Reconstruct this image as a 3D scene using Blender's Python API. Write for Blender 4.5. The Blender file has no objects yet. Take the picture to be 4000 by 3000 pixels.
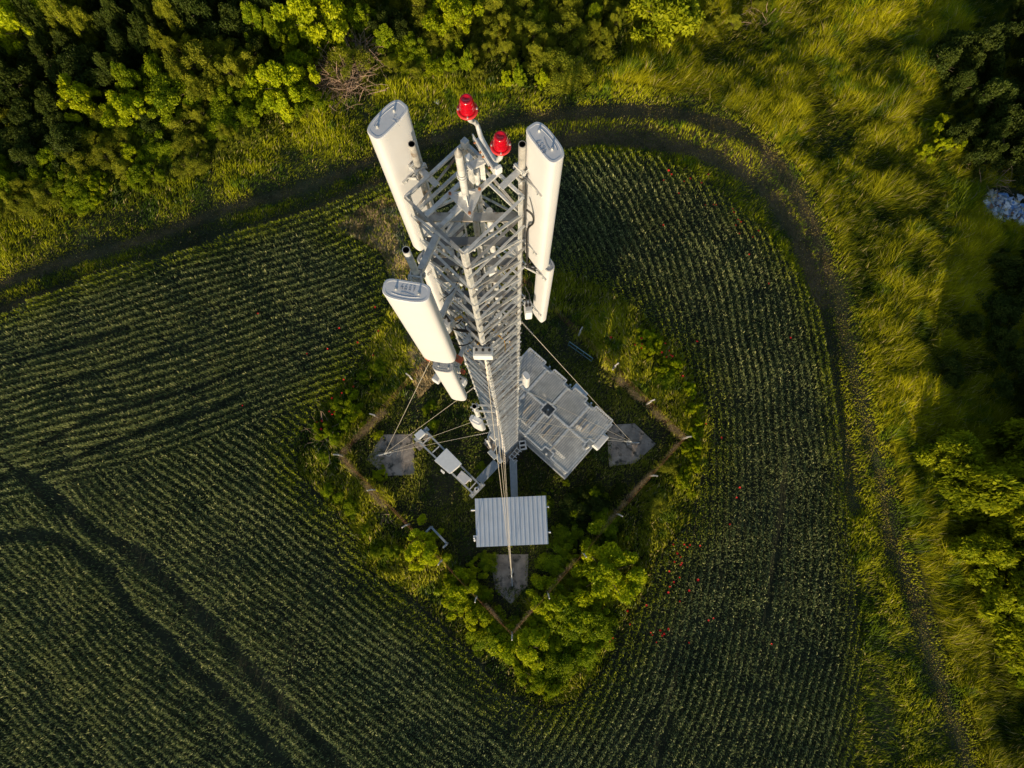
import bpy, math, random
import numpy as np
from mathutils import Vector, Matrix
random.seed(7); rng = np.random.default_rng(7)
PI = math.pi
scene = bpy.context.scene
COL = scene.collection

# ------------------------------------------------------------------ camera solve
F = 2777.0
T_, E_ = math.radians(9.451153), math.radians(-1.983477)
def _R():
    cT, sT, ce, se = math.cos(T_), math.sin(T_), math.cos(E_), math.sin(E_)
    return np.array([[1,0,0],[0,cT,-sT],[0,sT,cT]]) @ np.array([[ce,-se,0],[se,ce,0],[0,0,1]])
R = _R()
CAM = -42.0 * (R @ np.array([(1976-2000)/F, -(1734-1500)/F, -1.0]))
def W(px, py, w):
    return CAM + w*(R @ np.array([(px-2000)/F, -(py-1500)/F, -1.0]))
def G(px, py, z=0.0):
    d = R @ np.array([(px-2000)/F, -(py-1500)/F, -1.0])
    return CAM + d*((z-CAM[2])/d[2])
def GP(poly, z=0.0):
    return np.array([G(x, y, z)[:2] for x, y in poly])

cam = bpy.data.cameras.new('camera'); co = bpy.data.objects.new('camera', cam); COL.objects.link(co)
cam.sensor_width = 36; cam.lens = F/4000*36; cam.clip_end = 3000; cam.clip_start = 0.1
M = Matrix([list(r)+[0] for r in R.tolist()]+[[0,0,0,1]]); M.translation = Vector(CAM.tolist())
co.matrix_world = M; scene.camera = co

# ------------------------------------------------------------------ light
a0, a1 = G(1855,2105,2.4), G(1882,1970,2.4)
sdir = (a1-a0)[:2]; sdir /= np.linalg.norm(sdir)
SUN_EL = math.radians(9.8)
ldir = Vector((sdir[0]*math.cos(SUN_EL), sdir[1]*math.cos(SUN_EL), -math.sin(SUN_EL)))
sun = bpy.data.lights.new('sun', 'SUN'); so = bpy.data.objects.new('sun', sun); COL.objects.link(so)
sun.energy = 3.5; sun.angle = math.radians(0.5); sun.color = (1.0, 0.82, 0.56)
so.rotation_euler = ldir.to_track_quat('-Z', 'Y').to_euler(); so.location = (0, 0, 60)
world = bpy.data.worlds.new('World'); scene.world = world; world.use_nodes = True
world.cycles.sampling_method = 'NONE'
nt = world.node_tree; bg = nt.nodes['Background']
sky = nt.nodes.new('ShaderNodeTexSky'); sky.sky_type = 'NISHITA'; sky.sun_disc = False
sky.sun_elevation = SUN_EL; sky.sun_rotation = math.atan2(-ldir.x, -ldir.y)
sky.air_density = 1.0; sky.dust_density = 0.6
nt.links.new(sky.outputs[0], bg.inputs[0]); bg.inputs[1].default_value = 0.09
scene.view_settings.view_transform = 'Standard'; scene.view_settings.look = 'None'
scene.view_settings.exposure = 0.78; scene.view_settings.gamma = 1.0
scene.cycles.max_bounces = 6; scene.cycles.diffuse_bounces = 3; scene.cycles.transparent_max_bounces = 8
scene.cycles.use_denoising = True; scene.cycles.denoiser = 'OPENIMAGEDENOISE'; scene.cycles.denoising_input_passes = 'RGB_ALBEDO_NORMAL'; scene.cycles.denoising_prefilter = 'ACCURATE'
scene.cycles.sample_clamp_indirect = 4.0

# ------------------------------------------------------------------ materials
MATS = {}
def mat(name, col, rough=0.6, metal=0.0, var=0.0, vscale=6.0, bump=0.0, bscale=30.0, coat=0.0, trans=0.0,
        attr=False, rnd=0.0, rust=None, spec=0.5):
    if name in MATS: return MATS[name]
    m = bpy.data.materials.new(name); m.use_nodes = True; t = m.node_tree; b = t.nodes['Principled BSDF']
    b.inputs['Roughness'].default_value = rough; b.inputs['Metallic'].default_value = metal
    b.inputs['Coat Weight'].default_value = coat; b.inputs['Specular IOR Level'].default_value = spec
    L = t.links.new; N = t.nodes.new
    tc = N('ShaderNodeTexCoord')
    if attr:
        a = N('ShaderNodeAttribute'); a.attribute_name = 'Col'; src = a.outputs['Color']
    else:
        c = N('ShaderNodeRGB'); c.outputs[0].default_value = (*col, 1); src = c.outputs[0]
    if rnd:
        oi = N('ShaderNodeObjectInfo'); mr = N('ShaderNodeMapRange'); L(oi.outputs['Random'], mr.inputs[0])
        mr.inputs[3].default_value = 1-rnd; mr.inputs[4].default_value = 1+rnd
        mx = N('ShaderNodeVectorMath'); mx.operation = 'SCALE'; L(src, mx.inputs[0]); L(mr.outputs[0], mx.inputs['Scale']); src = mx.outputs[0]
    if var:
        n = N('ShaderNodeTexNoise'); n.inputs['Scale'].default_value = vscale; n.inputs['Detail'].default_value = 6
        n.inputs['Roughness'].default_value = 0.65
        L(tc.outputs['Object'], n.inputs['Vector'])
        mr = N('ShaderNodeMapRange'); L(n.outputs['Fac'], mr.inputs[0]); mr.inputs[1].default_value = 0.3; mr.inputs[2].default_value = 0.7
        mr.inputs[3].default_value = 1-var; mr.inputs[4].default_value = 1+var
        mx = N('ShaderNodeVectorMath'); mx.operation = 'SCALE'; L(src, mx.inputs[0]); L(mr.outputs[0], mx.inputs['Scale']); src = mx.outputs[0]
    if rust:
        n = N('ShaderNodeTexNoise'); n.inputs['Scale'].default_value = rust[3]; n.inputs['Detail'].default_value = 8
        L(tc.outputs['Object'], n.inputs['Vector'])
        mr = N('ShaderNodeMapRange'); L(n.outputs['Fac'], mr.inputs[0]); mr.inputs[1].default_value = rust[4]; mr.inputs[2].default_value = rust[4]+0.12
        mm = N('ShaderNodeMix'); mm.data_type = 'RGBA'; L(mr.outputs[0], mm.inputs[0]); L(src, mm.inputs[6]); mm.inputs[7].default_value = (*rust[:3], 1); src = mm.outputs[2]
    L(src, b.inputs['Base Color'])
    if bump:
        n = N('ShaderNodeTexNoise'); n.inputs['Scale'].default_value = bscale; n.inputs['Detail'].default_value = 5
        L(tc.outputs['Object'], n.inputs['Vector'])
        bp = N('ShaderNodeBump'); bp.inputs['Strength'].default_value = bump; bp.inputs['Distance'].default_value = 0.05
        L(n.outputs['Fac'], bp.inputs['Height']); L(bp.outputs[0], b.inputs['Normal'])
    if trans:
        tr = N('ShaderNodeBsdfTranslucent'); L(src, tr.inputs['Color']); ms = N('ShaderNodeMixShader'); ms.inputs[0].default_value = trans
        L(b.outputs[0], ms.inputs[1]); L(tr.outputs[0], ms.inputs[2]); L(ms.outputs[0], t.nodes['Material Output'].inputs['Surface'])
    MATS[name] = m; return m

STEEL = mat('galvanised_steel', (0.58,0.585,0.58), 0.55, 0.2, var=0.28, vscale=9, rust=(0.26,0.22,0.18,4.5,0.62), bump=0.1, bscale=60)
SHADESTEEL = mat('shade_toned_steel', (0.17,0.175,0.185), 0.6, 0.2, var=0.25, vscale=6)  # plan brace tops: their shade put into a darker steel colour
STEEL2 = mat('weathered_steel', (0.38,0.37,0.35), 0.6, 0.25, var=0.35, vscale=7, rust=(0.2,0.15,0.11,5,0.56))
BLUEST = mat('galvanised_plate', (0.36,0.39,0.42), 0.55, 0.25, var=0.15, vscale=4)
WHITE = mat('radome_plastic', (0.62,0.625,0.645), 0.42, var=0.035, vscale=2.0, rust=(0.66,0.62,0.55,1.6,0.66))
CAP = mat('cap_plastic', (0.60,0.61,0.64), 0.6, var=0.06, vscale=14, rust=(0.45,0.45,0.45,22,0.68))
CAPG = mat('speckled_cap', (0.40,0.40,0.41), 0.7, var=0.3, vscale=60)
CABW = mat('cabinet_white', (0.72,0.73,0.74), 0.5, var=0.06, vscale=5, rust=(0.50,0.48,0.45,4,0.68))
GREYB = mat('grey_box', (0.48,0.49,0.50), 0.55, var=0.12, vscale=8)
RED = mat('red_lens', (0.62,0.003,0.02), 0.12, coat=1.0, trans=0.35)
REDB = mat('red_ring', (0.62,0.035,0.035), 0.4, var=0.08)
BLACK = mat('black_cable', (0.012,0.012,0.013), 0.45)
YEL = mat('yellow_cable', (0.55,0.30,0.02), 0.5)
HOLE = mat('dark_bore', (0.01,0.01,0.01), 0.9)
WIRE = mat('guy_strand', (0.55,0.50,0.42), 0.5, 0.2, var=0.15, vscale=20)
RUSTY = mat('rusty_iron', (0.30,0.13,0.06), 0.8, 0.1, var=0.4, vscale=30)
ORNG = mat('orange_primer', (0.55,0.11,0.04), 0.6, var=0.15)
CONC = mat('old_concrete', (0.33,0.27,0.22), 0.9, var=0.45, vscale=1.8, rust=(0.06,0.055,0.045,2.6,0.55), bump=0.5, bscale=22)
POSTM = mat('fence_concrete', (0.50,0.47,0.42), 0.85, var=0.2)
ROOFM = mat('roof_sheet', (0.62,0.67,0.74), 0.42, 0.3, var=0.06, vscale=1.3, rust=(0.40,0.42,0.46,7,0.70))
INK = mat('marker_ink', (0.10,0.11,0.15), 0.7)
SHELL = mat('junk_plastic', (0.6,0.62,0.66), 0.5, attr=True)
LEAF = mat('leaf', (0,0,0), 0.5, trans=0.45, attr=True, rnd=0.14, spec=0.12)
GRASS = mat('grass_blade', (0,0,0), 0.6, trans=0.38, attr=True, spec=0.1)
BARK = mat('bark', (0.10,0.075,0.05), 0.9, var=0.3, vscale=10)
DRY = mat('dry_twig', (0.38,0.26,0.18), 0.9, var=0.3, vscale=8)
PETAL = mat('poppy_petal', (0.75,0.02,0.01), 0.6, trans=0.3)
STEM = mat('poppy_stem', (0.06,0.10,0.03), 0.7)

# ------------------------------------------------------------------ mesh builder
class MB:
    def __init__(s): s.v = []; s.f = []; s.sm = []
    def add(s, vs, fs, smooth=False):
        o = len(s.v); s.v += [tuple(map(float, v)) for v in vs]; s.f += [tuple(i+o for i in f) for f in fs]; s.sm += [smooth]*len(fs); return s
    def frame(s, c, x, y, z, sx, sy, sz):
        c, x, y, z = (Vector(k) for k in (c, x, y, z)); vs = []
        for a in (-.5, .5):
            for b in (-.5, .5):
                for d in (-.5, .5): vs.append(c + x*(a*sx) + y*(b*sy) + z*(d*sz))
        return s.add(vs, [(0,1,3,2),(4,6,7,5),(0,4,5,1),(2,3,7,6),(0,2,6,4),(1,5,7,3)])
    def box(s, c, size, rz=0.0):
        x = (math.cos(rz), math.sin(rz), 0); y = (-math.sin(rz), math.cos(rz), 0)
        return s.frame(c, x, y, (0,0,1), *size)
    def beam(s, p, q, w, h, up=(0,0,1)):
        p, q = Vector(p), Vector(q); z = (q-p); L = z.length; z.normalize(); u = Vector(up)
        if abs(z.dot(u)) > 0.98: u = Vector((1,0,0))
        x = z.cross(u).normalized(); y = x.cross(z).normalized()
        return s.frame((p+q)/2, x, y, z, w, h, L)
    def angle(s, p, q, w, t, up=(0,0,1), flip=1):
        # L section: one flange flat, one upright
        p, q = Vector(p), Vector(q); z = (q-p); L = z.length; z.normalize(); u = Vector(up)
        if abs(z.dot(u)) > 0.98: u = Vector((1,0,0))
        x = z.cross(u).normalized(); y = x.cross(z).normalized(); c = (p+q)/2
        s.frame(c, x, y, z, w, t, L)
        s.frame(c + x*flip*(w/2-t/2) - y*(w/2+t/2), x, y, z, t, w-0.001, L); return s
    def tube(s, p, q, r, n=10, r2=None, cap=True, smooth=True):
        p, q = Vector(p), Vector(q); z = (q-p).normalized(); u = Vector((0,0,1)) if abs(z.z) < .9 else Vector((1,0,0))
        x = z.cross(u).normalized(); y = z.cross(x); r2 = r if r2 is None else r2; vs = []
        for k in range(n):
            a = 2*PI*k/n; d = x*math.cos(a)+y*math.sin(a); vs += [p+d*r, q+d*r2]
        s.add(vs, [(2*k, 2*k+1, (2*k+3) % (2*n), (2*k+2) % (2*n)) for k in range(n)], smooth)
        if cap:
            s.add([vs[2*k] for k in range(n)], [tuple(range(n))]); s.add([vs[2*k+1] for k in range(n)], [tuple(range(n-1,-1,-1))])
        return s
    def path(s, pts, r, n=6):
        pts = [Vector(p) for p in pts]; rings = []
        for i, p in enumerate(pts):
            d = (pts[min(i+1, len(pts)-1)]-pts[max(i-1, 0)]).normalized(); u = Vector((0,0,1)) if abs(d.z) < .9 else Vector((1,0,0))
            x = d.cross(u).normalized(); y = d.cross(x)
            rings.append([p+(x*math.cos(2*PI*k/n)+y*math.sin(2*PI*k/n))*r for k in range(n)])
        vs = [v for rg in rings for v in rg]; fs = []
        for i in range(len(rings)-1):
            for k in range(n): fs.append((i*n+k, i*n+(k+1) % n, (i+1)*n+(k+1) % n, (i+1)*n+k))
        fs += [tuple(range(n)), tuple((len(rings)-1)*n+k for k in range(n-1,-1,-1))]
        return s.add(vs, fs, True)
    def lathe(s, c, prof, n=28, smooth=True):
        c = Vector(c); vs = []; fs = []
        for r, z in prof:
            for k in range(n): vs.append(c+Vector((r*math.cos(2*PI*k/n), r*math.sin(2*PI*k/n), z)))
        for i in range(len(prof)-1):
            for k in range(n): fs.append((i*n+k, i*n+(k+1) % n, (i+1)*n+(k+1) % n, (i+1)*n+k))
        return s.add(vs, fs, smooth)
    def prism(s, poly, z0, z1, top=True):
        n = len(poly); vs = [(x, y, z0) for x, y in poly]+[(x, y, z1) for x, y in poly]
        fs = [(k, (k+1) % n, n+(k+1) % n, n+k) for k in range(n)]+[tuple(range(n-1,-1,-1)), tuple(range(n, 2*n))]
        return s.add(vs, fs)
    def build(s, name, m, parent=None, bevel=0.0, origin=None):
        me = bpy.data.meshes.new(name)
        if origin is not None: s.v = [(a-origin[0], b-origin[1], c-origin[2]) for a, b, c in s.v]
        me.from_pydata(s.v, [], s.f); me.polygons.foreach_set('use_smooth', s.sm); me.materials.append(m); me.update()
        o = bpy.data.objects.new(name, me); COL.objects.link(o)
        if origin is not None: o.location = origin
        if parent is not None: o.parent = parent; 
        if bevel:
            b = o.modifiers.new('b', 'BEVEL'); b.width = bevel; b.segments = 2; b.limit_method = 'ANGLE'
        return o
def tag(o, label=None, cat=None, group=None, kind=None):
    if label: o['label'] = label
    if cat: o['category'] = cat
    if group: o['group'] = group
    if kind: o['kind'] = kind
    return o
def thing(name, loc, label, cat, group=None, rz=0.0):
    o = bpy.data.objects.new(name, None); COL.objects.link(o); o.location = tuple(map(float, loc)); o.rotation_euler = (0, 0, rz)
    o.empty_display_size = 0.1
    return tag(o, label, cat, group)
def copy_tree(o, parent=None):
    c = o.copy(); COL.objects.link(c); c.parent = parent
    for ch in list(o.children): copy_tree(ch, c)
    return c
# parts are modelled in world coordinates and moved under their thing's base
class Asm:
    def __init__(s, name, loc, label, cat, group=None): s.t = thing(name, loc, label, cat, group); s.l = tuple(map(float, loc))
    def put(s, mb, name, m, bevel=0.0, parent=None):
        if parent is None:
            return MB.build(_sh(mb, s.l), name, m, s.t, bevel)
        return MB.build(_sh(mb, s.l), name, m, parent, bevel)
def _sh(mb, l):
    mb.v = [(a-l[0], b-l[1], c-l[2]) for a, b, c in mb.v]; return mb

# ------------------------------------------------------------------ value noise, polygons
class Noise:
    def __init__(s, seed, scale): s.g = np.random.default_rng(seed).random((256, 256)); s.s = scale
    def __call__(s, x, y):
        x = np.asarray(x)/s.s+91.3; y = np.asarray(y)/s.s+57.7
        xi = np.floor(x).astype(int); yi = np.floor(y).astype(int); fx = x-xi; fy = y-yi
        fx = fx*fx*(3-2*fx); fy = fy*fy*(3-2*fy); g = s.g
        a = g[xi % 256, yi % 256]; b = g[(xi+1) % 256, yi % 256]; c = g[xi % 256, (yi+1) % 256]; d = g[(xi+1) % 256, (yi+1) % 256]
        return (a*(1-fx)+b*fx)*(1-fy)+(c*(1-fx)+d*fx)*fy
nA, nB, nC, nD, nE, nF = Noise(1, 5.0), Noise(2, 1.6), Noise(3, 0.55), Noise(4, 2.6), Noise(5, 9.0), Noise(6, 0.24)
def inside(x, y, poly):
    r = np.zeros(x.shape, bool); n = len(poly)
    for i in range(n):
        x1, y1 = poly[i]; x2, y2 = poly[(i+1) % n]
        c = ((y1 > y) != (y2 > y))
        with np.errstate(divide='ignore', invalid='ignore'):
            r ^= c & (x < (x2-x1)*(y-y1)/(y2-y1+1e-12)+x1)
    return r
def dline(x, y, pl, closed=False):
    d = np.full(x.shape, 1e9); n = len(pl)
    for i in range(n if closed else n-1):
        ax, ay = pl[i]; bx, by = pl[(i+1) % n]; ux, uy = bx-ax, by-ay; L = ux*ux+uy*uy
        t = np.clip(((x-ax)*ux+(y-ay)*uy)/L, 0, 1); d = np.minimum(d, np.hypot(x-ax-t*ux, y-ay-t*uy))
    return d

FIELD = GP([(-700,1500),(-400,1390),(0,1245),(362,1090),(723,985),(1012,890),(1266,823),(1500,735),(1750,660),(1950,620),(2197,600),(2350,590),(2531,612),(2712,692),(2857,800),
            (2983,910),(3092,1055),(3190,1230),(3240,1446),(3275,1718),(3295,1989),(3330,2260),(3360,2531),(3350,2712),(3320,3000),(3300,3500),(-700,3500)])
COMP = GP([(1330,900),(1430,800),(1560,800),(1600,1000),(1620,1150),(1800,1120),(2050,1080),(2250,1080),(2400,1160),(2520,1250),(2620,1340),(2720,1500),(2765,1650),(2765,1780),(2720,1920),(2700,2030),(2560,2190),
           (2520,2330),(2440,2470),(2370,2600),(2260,2730),(2120,2770),(1960,2700),(1850,2560),(1700,2420),(1600,2330),(1430,2220),(1390,2080),(1270,1960),(1170,1850),(1160,1730),
           (1230,1620),(1320,1530),(1420,1400),(1500,1280),(1530,1150),(1500,1000)])
RUT1 = GP([(-500,1310),(0,1114),(289,1012),(579,933),(868,824),(1085,767),(1302,694),(1500,607),(1715,542),(1900,490),(2081,461),(2217,440),(2420,432),(2650,445),(2847,499),(2960,560),(3060,660),(3130,790),
           (3210,962),(3262,1150),(3300,1337),(3340,1507),(3390,1700),(3440,1880),(3480,2136),(3558,2339),(3640,2610),(3740,2882),(3850,3300)])
RUT2 = GP([(-500,1370),(0,1215),(145,1168),(434,1078),(723,985),(1012,895),(1229,822),(1480,720),(1750,640),(2000,585),(2217,556),(2353,542),(2556,560),(2717,595),(2870,665),(3006,770),(3105,930),(3180,1100),(3225,1300),(3255,1500),(3290,1750),(3330,1980)])
TRAMS = [GP(p) for p in ([(-200,2090),(0,2100),(150,2085),(271,2108),(441,2237),(529,2380),(651,2475),(732,2583),(881,2705),(1003,2841),(1150,3000),(1300,3200)],
          [(100,1850),(250,1950),(380,2068),(542,2156),(651,2258),(780,2380),(875,2475),(1017,2644),(1153,2793),(1356,3000),(1500,3200)],
          [(100,1890),(271,1812),(407,1751),(610,1676),(848,1602),(960,1545)], [(180,1740),(258,1697),(380,1642),(610,1568),(800,1514),(1000,1440)],
          [(2622,2780),(2560,3000),(2500,3200)], [(3050,1900),(3030,2150),(2980,2420)], [(-200,1640),(0,1590),(300,1490),(620,1400),(900,1300)], [(-200,1900),(0,1880),(150,1830),(271,1812)], [(-200,1480),(0,1440),(260,1370),(520,1290)], [(0,1760),(90,1850),(200,1960),(330,2100)], [(2650,2500),(2560,2750),(2400,3000)])]
WOODS = GP([(-500,1000),(0,880),(300,850),(542,775),(800,680),(1012,580),(1266,435),(1537,330),(1808,320),(2000,365),(2170,370),(2300,280),(2430,210),(2460,-100),(2480,-600),(-500,-600)])

# ------------------------------------------------------------------ ground sheet
def axis(lo, hi, step, far):
    a = list(np.arange(lo, hi+1e-6, step)); s = step; x = a[-1]
    while x < far: s *= 1.5; x += s; a.append(x)
    s = step; x = a[0]
    while x > -far: s *= 1.5; x -= s; a.insert(0, x)
    return np.array(a)
gx, gy = axis(-42, 44, 0.25, 900), axis(-26, 40, 0.25, 900)
X, Y = np.meshgrid(gx, gy, indexing='ij'); xs, ys = X.ravel(), Y.ravel()
near = (np.abs(xs) < 60) & (np.abs(ys) < 60)
d1, d2 = dline(xs, ys, RUT1), dline(xs, ys, RUT2)
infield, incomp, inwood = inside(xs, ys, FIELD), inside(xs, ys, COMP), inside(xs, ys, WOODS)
rut = np.clip(1.05-np.minimum(d1, d2)/0.42, 0, 1)*np.clip(0.05+1.3*nB(xs, ys), 0, 1)
rut = np.where(infield & ~incomp, 0, rut)*np.clip(1.15-np.clip(xs-15, 0, None)*np.clip(14-ys, 0, 30)*0.02, 0.06, 1)*np.where((ys < 3) & (d2 < d1), np.clip((ys+1)/4, 0, 1), 1)
zz = (nB(xs, ys)-.5)*0.05+(nC(xs, ys)-.5)*0.03-0.06*rut
zz = np.where(np.hypot(xs, ys) < 11, (nC(xs, ys)-.5)*0.02, zz)
n5 = nD(xs, ys)[:, None]; n6 = nC(xs, ys)[:, None]
c = np.array([0.045,0.05,0.018])*(0.6+0.8*n5)
c = np.where((infield & ~incomp)[:, None], np.array([0.040,0.044,0.020])*(0.6+0.8*n6), c)
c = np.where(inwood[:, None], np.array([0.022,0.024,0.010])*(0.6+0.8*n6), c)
c = np.where(incomp[:, None], np.array([0.045,0.042,0.018])*(0.5+0.5*n5+0.5*n6), c)
BARE = GP([(2100,440),(2500,405),(2850,470),(3060,630),(3200,900),(3260,1200),(3180,1200),(3080,900),(2950,730),(2700,610),(2350,565),(2100,600)])
rut = np.maximum(rut*0.8, inside(xs, ys, BARE)*np.clip(0.2+nB(xs, ys)*.7, 0, .75))
track = np.array([0.17,0.11,0.05])*(0.75+0.5*n6)
c = c*(1-rut[:, None])+track*rut[:, None]
c = np.where((np.hypot(xs, ys) > 46)[:, None], np.array([0.075,0.095,0.022])*(0.7+0.6*n5), c)
nx_, ny_ = len(gx), len(gy); idx = np.arange(nx_*ny_).reshape(nx_, ny_)
quads = np.stack([idx[:-1,:-1], idx[1:,:-1], idx[1:,1:], idx[:-1,1:]], -1).reshape(-1, 4)
def fast_mesh(name, verts, faces, cols, m, smooth=False):
    me = bpy.data.meshes.new(name); nv, nf, k = len(verts), len(faces), faces.shape[1]
    me.vertices.add(nv); me.vertices.foreach_set('co', verts.astype(np.float32).ravel())
    me.loops.add(nf*k); me.loops.foreach_set('vertex_index', faces.astype(np.int32).ravel())
    me.polygons.add(nf); me.polygons.foreach_set('loop_start', np.arange(0, nf*k, k, dtype=np.int32))
    me.polygons.foreach_set('loop_total', np.full(nf, k, np.int32))
    if smooth: me.polygons.foreach_set('use_smooth', np.ones(nf, bool))
    if cols is not None:
        at = me.attributes.new('Col', 'FLOAT_COLOR', 'POINT'); cc = np.ones((nv, 4), np.float32); cc[:, :3] = np.clip(cols, 0, 1); at.data.foreach_set('color', cc.ravel())
    me.materials.append(m); me.update(); me.validate()
    o = bpy.data.objects.new(name, me); COL.objects.link(o); return o
GROUND = mat('ground_soil', (0,0,0), 0.95, attr=True, var=0.35, vscale=5, bump=0.8, bscale=9)
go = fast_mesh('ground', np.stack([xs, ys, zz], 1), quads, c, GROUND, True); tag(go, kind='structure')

# ------------------------------------------------------------------ blades
def blades(name, x, y, h, az, lean, wid, col, m=GRASS, z0=0.0, label=None, tipc=1.25, cat=None):
    n = len(x); dx, dy = np.cos(az), np.sin(az)
    tw = az+PI/2+rng.normal(0, .5, n); sx, sy = np.cos(tw)*wid/2, np.sin(tw)*wid/2
    z0 = np.zeros(n)+z0; b = np.stack([x, y, z0-0.03], 1)
    l1 = lean*0.45; hm = h*0.58
    m_ = np.stack([x+dx*hm*np.sin(l1), y+dy*hm*np.sin(l1), z0+hm*np.cos(l1)], 1)
    l2 = np.minimum(lean*1.45, 1.9)
    t = m_+np.stack([dx*np.sin(l2), dy*np.sin(l2), np.cos(l2)], 1)*(h*0.42)[:, None]
    s = np.stack([sx, sy, np.zeros(n)], 1)
    V = np.empty((n, 4, 3)); V[:, 0] = b; V[:, 1] = m_-s; V[:, 2] = m_+s; V[:, 3] = t
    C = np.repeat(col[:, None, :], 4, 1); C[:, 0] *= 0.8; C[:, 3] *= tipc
    i = np.arange(n)[:, None]*4; Fc = np.concatenate([i+np.array([[0, 2, 1]]), i+np.array([[1, 2, 3]])], 1).reshape(-1, 3)
    o = fast_mesh(name, V.reshape(-1, 3), Fc, C.reshape(-1, 3), m); tag(o, label, cat, kind='stuff'); return o
def scatter(n, x0, x1, y0, y1): return rng.uniform(x0, x1, n), rng.uniform(y0, y1, n)
def lerp(a, b, t): return np.array(a)*(1-t[:, None])+np.array(b)*t[:, None]

XR = (-39, 42); YR = (-25, 37)
# crop rows: three families of drill lines
def pxdir(p0, p1):
    a = G(*p0)[:2]; b = G(*p1)[:2]; d = b-a; return d/np.linalg.norm(d)
dA, dB = pxdir((700,2100),(1700,2900)), pxdir((300,1500),(1300,1180))
oA = G(1500,2500)[:2]; cC = G(500,1750)[:2]; lineAB = GP([(0,1990),(1500,1500)]); lineAC = GP([(2050,2500),(1980,3200)])
SP = 0.43
def side(l, x, y): return (l[1][0]-l[0][0])*(y-l[0][1])-(l[1][1]-l[0][1])*(x-l[0][0])
NC = 1500000
x, y = scatter(NC, XR[0], XR[1], YR[0], 26)
ok = inside(x, y, FIELD) & ~inside(x, y, COMP); x, y = x[ok], y[ok]
right = (side(lineAC, x, y) > 0) | ((x > 0) & (y > -9)); upper = (side(lineAB, x, y) > 0) & ~right
rx, ry = x-cC[0], y-cC[1]; rl = np.hypot(rx, ry)
nxv = np.where(right, rx/rl, np.where(upper, -dB[1], -dA[1])); nyv = np.where(right, ry/rl, np.where(upper, dB[0], dA[0]))
ph = np.where(right, rl, (x-oA[0])*nxv+(y-oA[1])*nyv)+(nE(x, y)-.5)*.8+(nD(x, y)-.5)*.22+(nB(x, y)-.5)*.14
fr = ((ph/SP) % 1-.5)*SP                       # signed distance to the row centre
sq = np.where(right, .25, .32)*np.clip(.35+.9*nD(y, x), .35, 1)*(rng.random(len(x)) < .84)
x = x-nxv*fr*sq; y = y-nyv*fr*sq
fr = np.abs(fr*(1-sq))/(SP/2)
# plants clump along the row
dt = np.full(x.shape, 9.0)
for t_ in TRAMS[:2]: dt = np.minimum(dt, dline(x, y, t_)/0.42)
for t_ in TRAMS[2:4]: dt = np.minimum(dt, dline(x, y, t_)/0.19)
dt = np.minimum(dt, dline(x, y, TRAMS[4])/0.2); dt = np.minimum(dt, dline(x, y, TRAMS[5])/0.25)
for t_ in TRAMS[6:]: dt = np.minimum(dt, dline(x, y, t_)/0.14)
keep = rng.random(len(x)) < np.clip(0.30+nB(x, y)*0.6+nF(x, y)*.5-.15, 0.08, 1)
keep &= rng.random(len(x)) < np.clip((dt-0.7)*2.0+0.25, 0.16, 1)
x, y, fr, dt, right = x[keep], y[keep], fr[keep], dt[keep], right[keep]
n = len(x); edge = dline(x, y, FIELD, True); edgec = dline(x, y, COMP, True)
zb = (0.22+0.22*nB(x, y)+.10*nF(x, y)+.12*rng.random(n))*np.clip(1.15-fr*1.1, .1, 1)*np.clip(dt*0.8, .15, 1)
h = rng.uniform(.16, .34, n)
az = math.atan2(0.3, -1)+0.9*(nD(x, y)-.5)*2+rng.normal(0, 1.1, n); lean = np.abs(rng.normal(0.65, 0.4, n))
tt = rng.random(n); pat = nA(x, y)
col = lerp((0.080,0.115,0.040), (0.28,0.305,0.108), pat*0.45+tt*0.55)
pale = rng.random(n) < np.where(right, 0.13, 0.09); col[pale] = np.array([0.52,0.50,0.20])
blue = nE(y, x)[:, None]; col = col*(1-.25*blue)+col*np.array([.6,.95,1.5])*.25*blue
eg = np.clip(1.2-np.minimum(edge/1.3, edgec/2.0), 0, 1)*(rng.random(n) < .8)
col = col*(1-eg[:, None])+lerp((0.12,0.17,0.01), (0.40,0.42,0.02), tt)*eg[:, None]
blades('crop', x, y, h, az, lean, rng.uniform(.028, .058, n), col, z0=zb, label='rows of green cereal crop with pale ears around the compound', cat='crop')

# tall wind-swept grass and verges outside the field
def grassfield(name, n, cond, hfun, colA, colB, lean0, azm, label, width=(.02, .045), pale=0.06, box=None):
    bx = box or (XR[0], XR[1], YR[0], YR[1]); x, y = scatter(n, *bx); ok = cond(x, y); x, y = x[ok], y[ok]; n = len(x)
    cl = nC(x, y)*0.55+nB(x, y)*0.45
    h = hfun(x, y)*(0.55+0.9*cl)*rng.uniform(.75, 1.2, n)
    az = azm+1.7*(nB(x, y)-.5)+1.2*(nF(x, y)-.5)+rng.normal(0, .5, n); lean = np.abs(rng.normal(lean0, .28, n))*(0.7+0.6*nD(x, y))
    t = np.clip(0.75*(nA(x, y)-.5)+.6*(nB(x, y)-.5)+.4*(nC(x, y)-.5)+rng.normal(0, .17, n)+.44, 0, 1)
    col = lerp(colA, colB, t); pl = rng.random(n) < pale; col[pl] = np.array([0.52,0.42,0.16]); wd_ = nF(x*.45, y*.45)*nB(y, x) > .42; col[wd_] *= np.array([.45,.62,.8])
    return blades(name, x, y, h, az, lean, rng.uniform(*width, n), col, label=label, cat='grass')
AZW = math.atan2(0.62, 1.0)
dtrack = lambda x, y: np.minimum(dline(x, y, RUT1), dline(x, y, RUT2))
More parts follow.
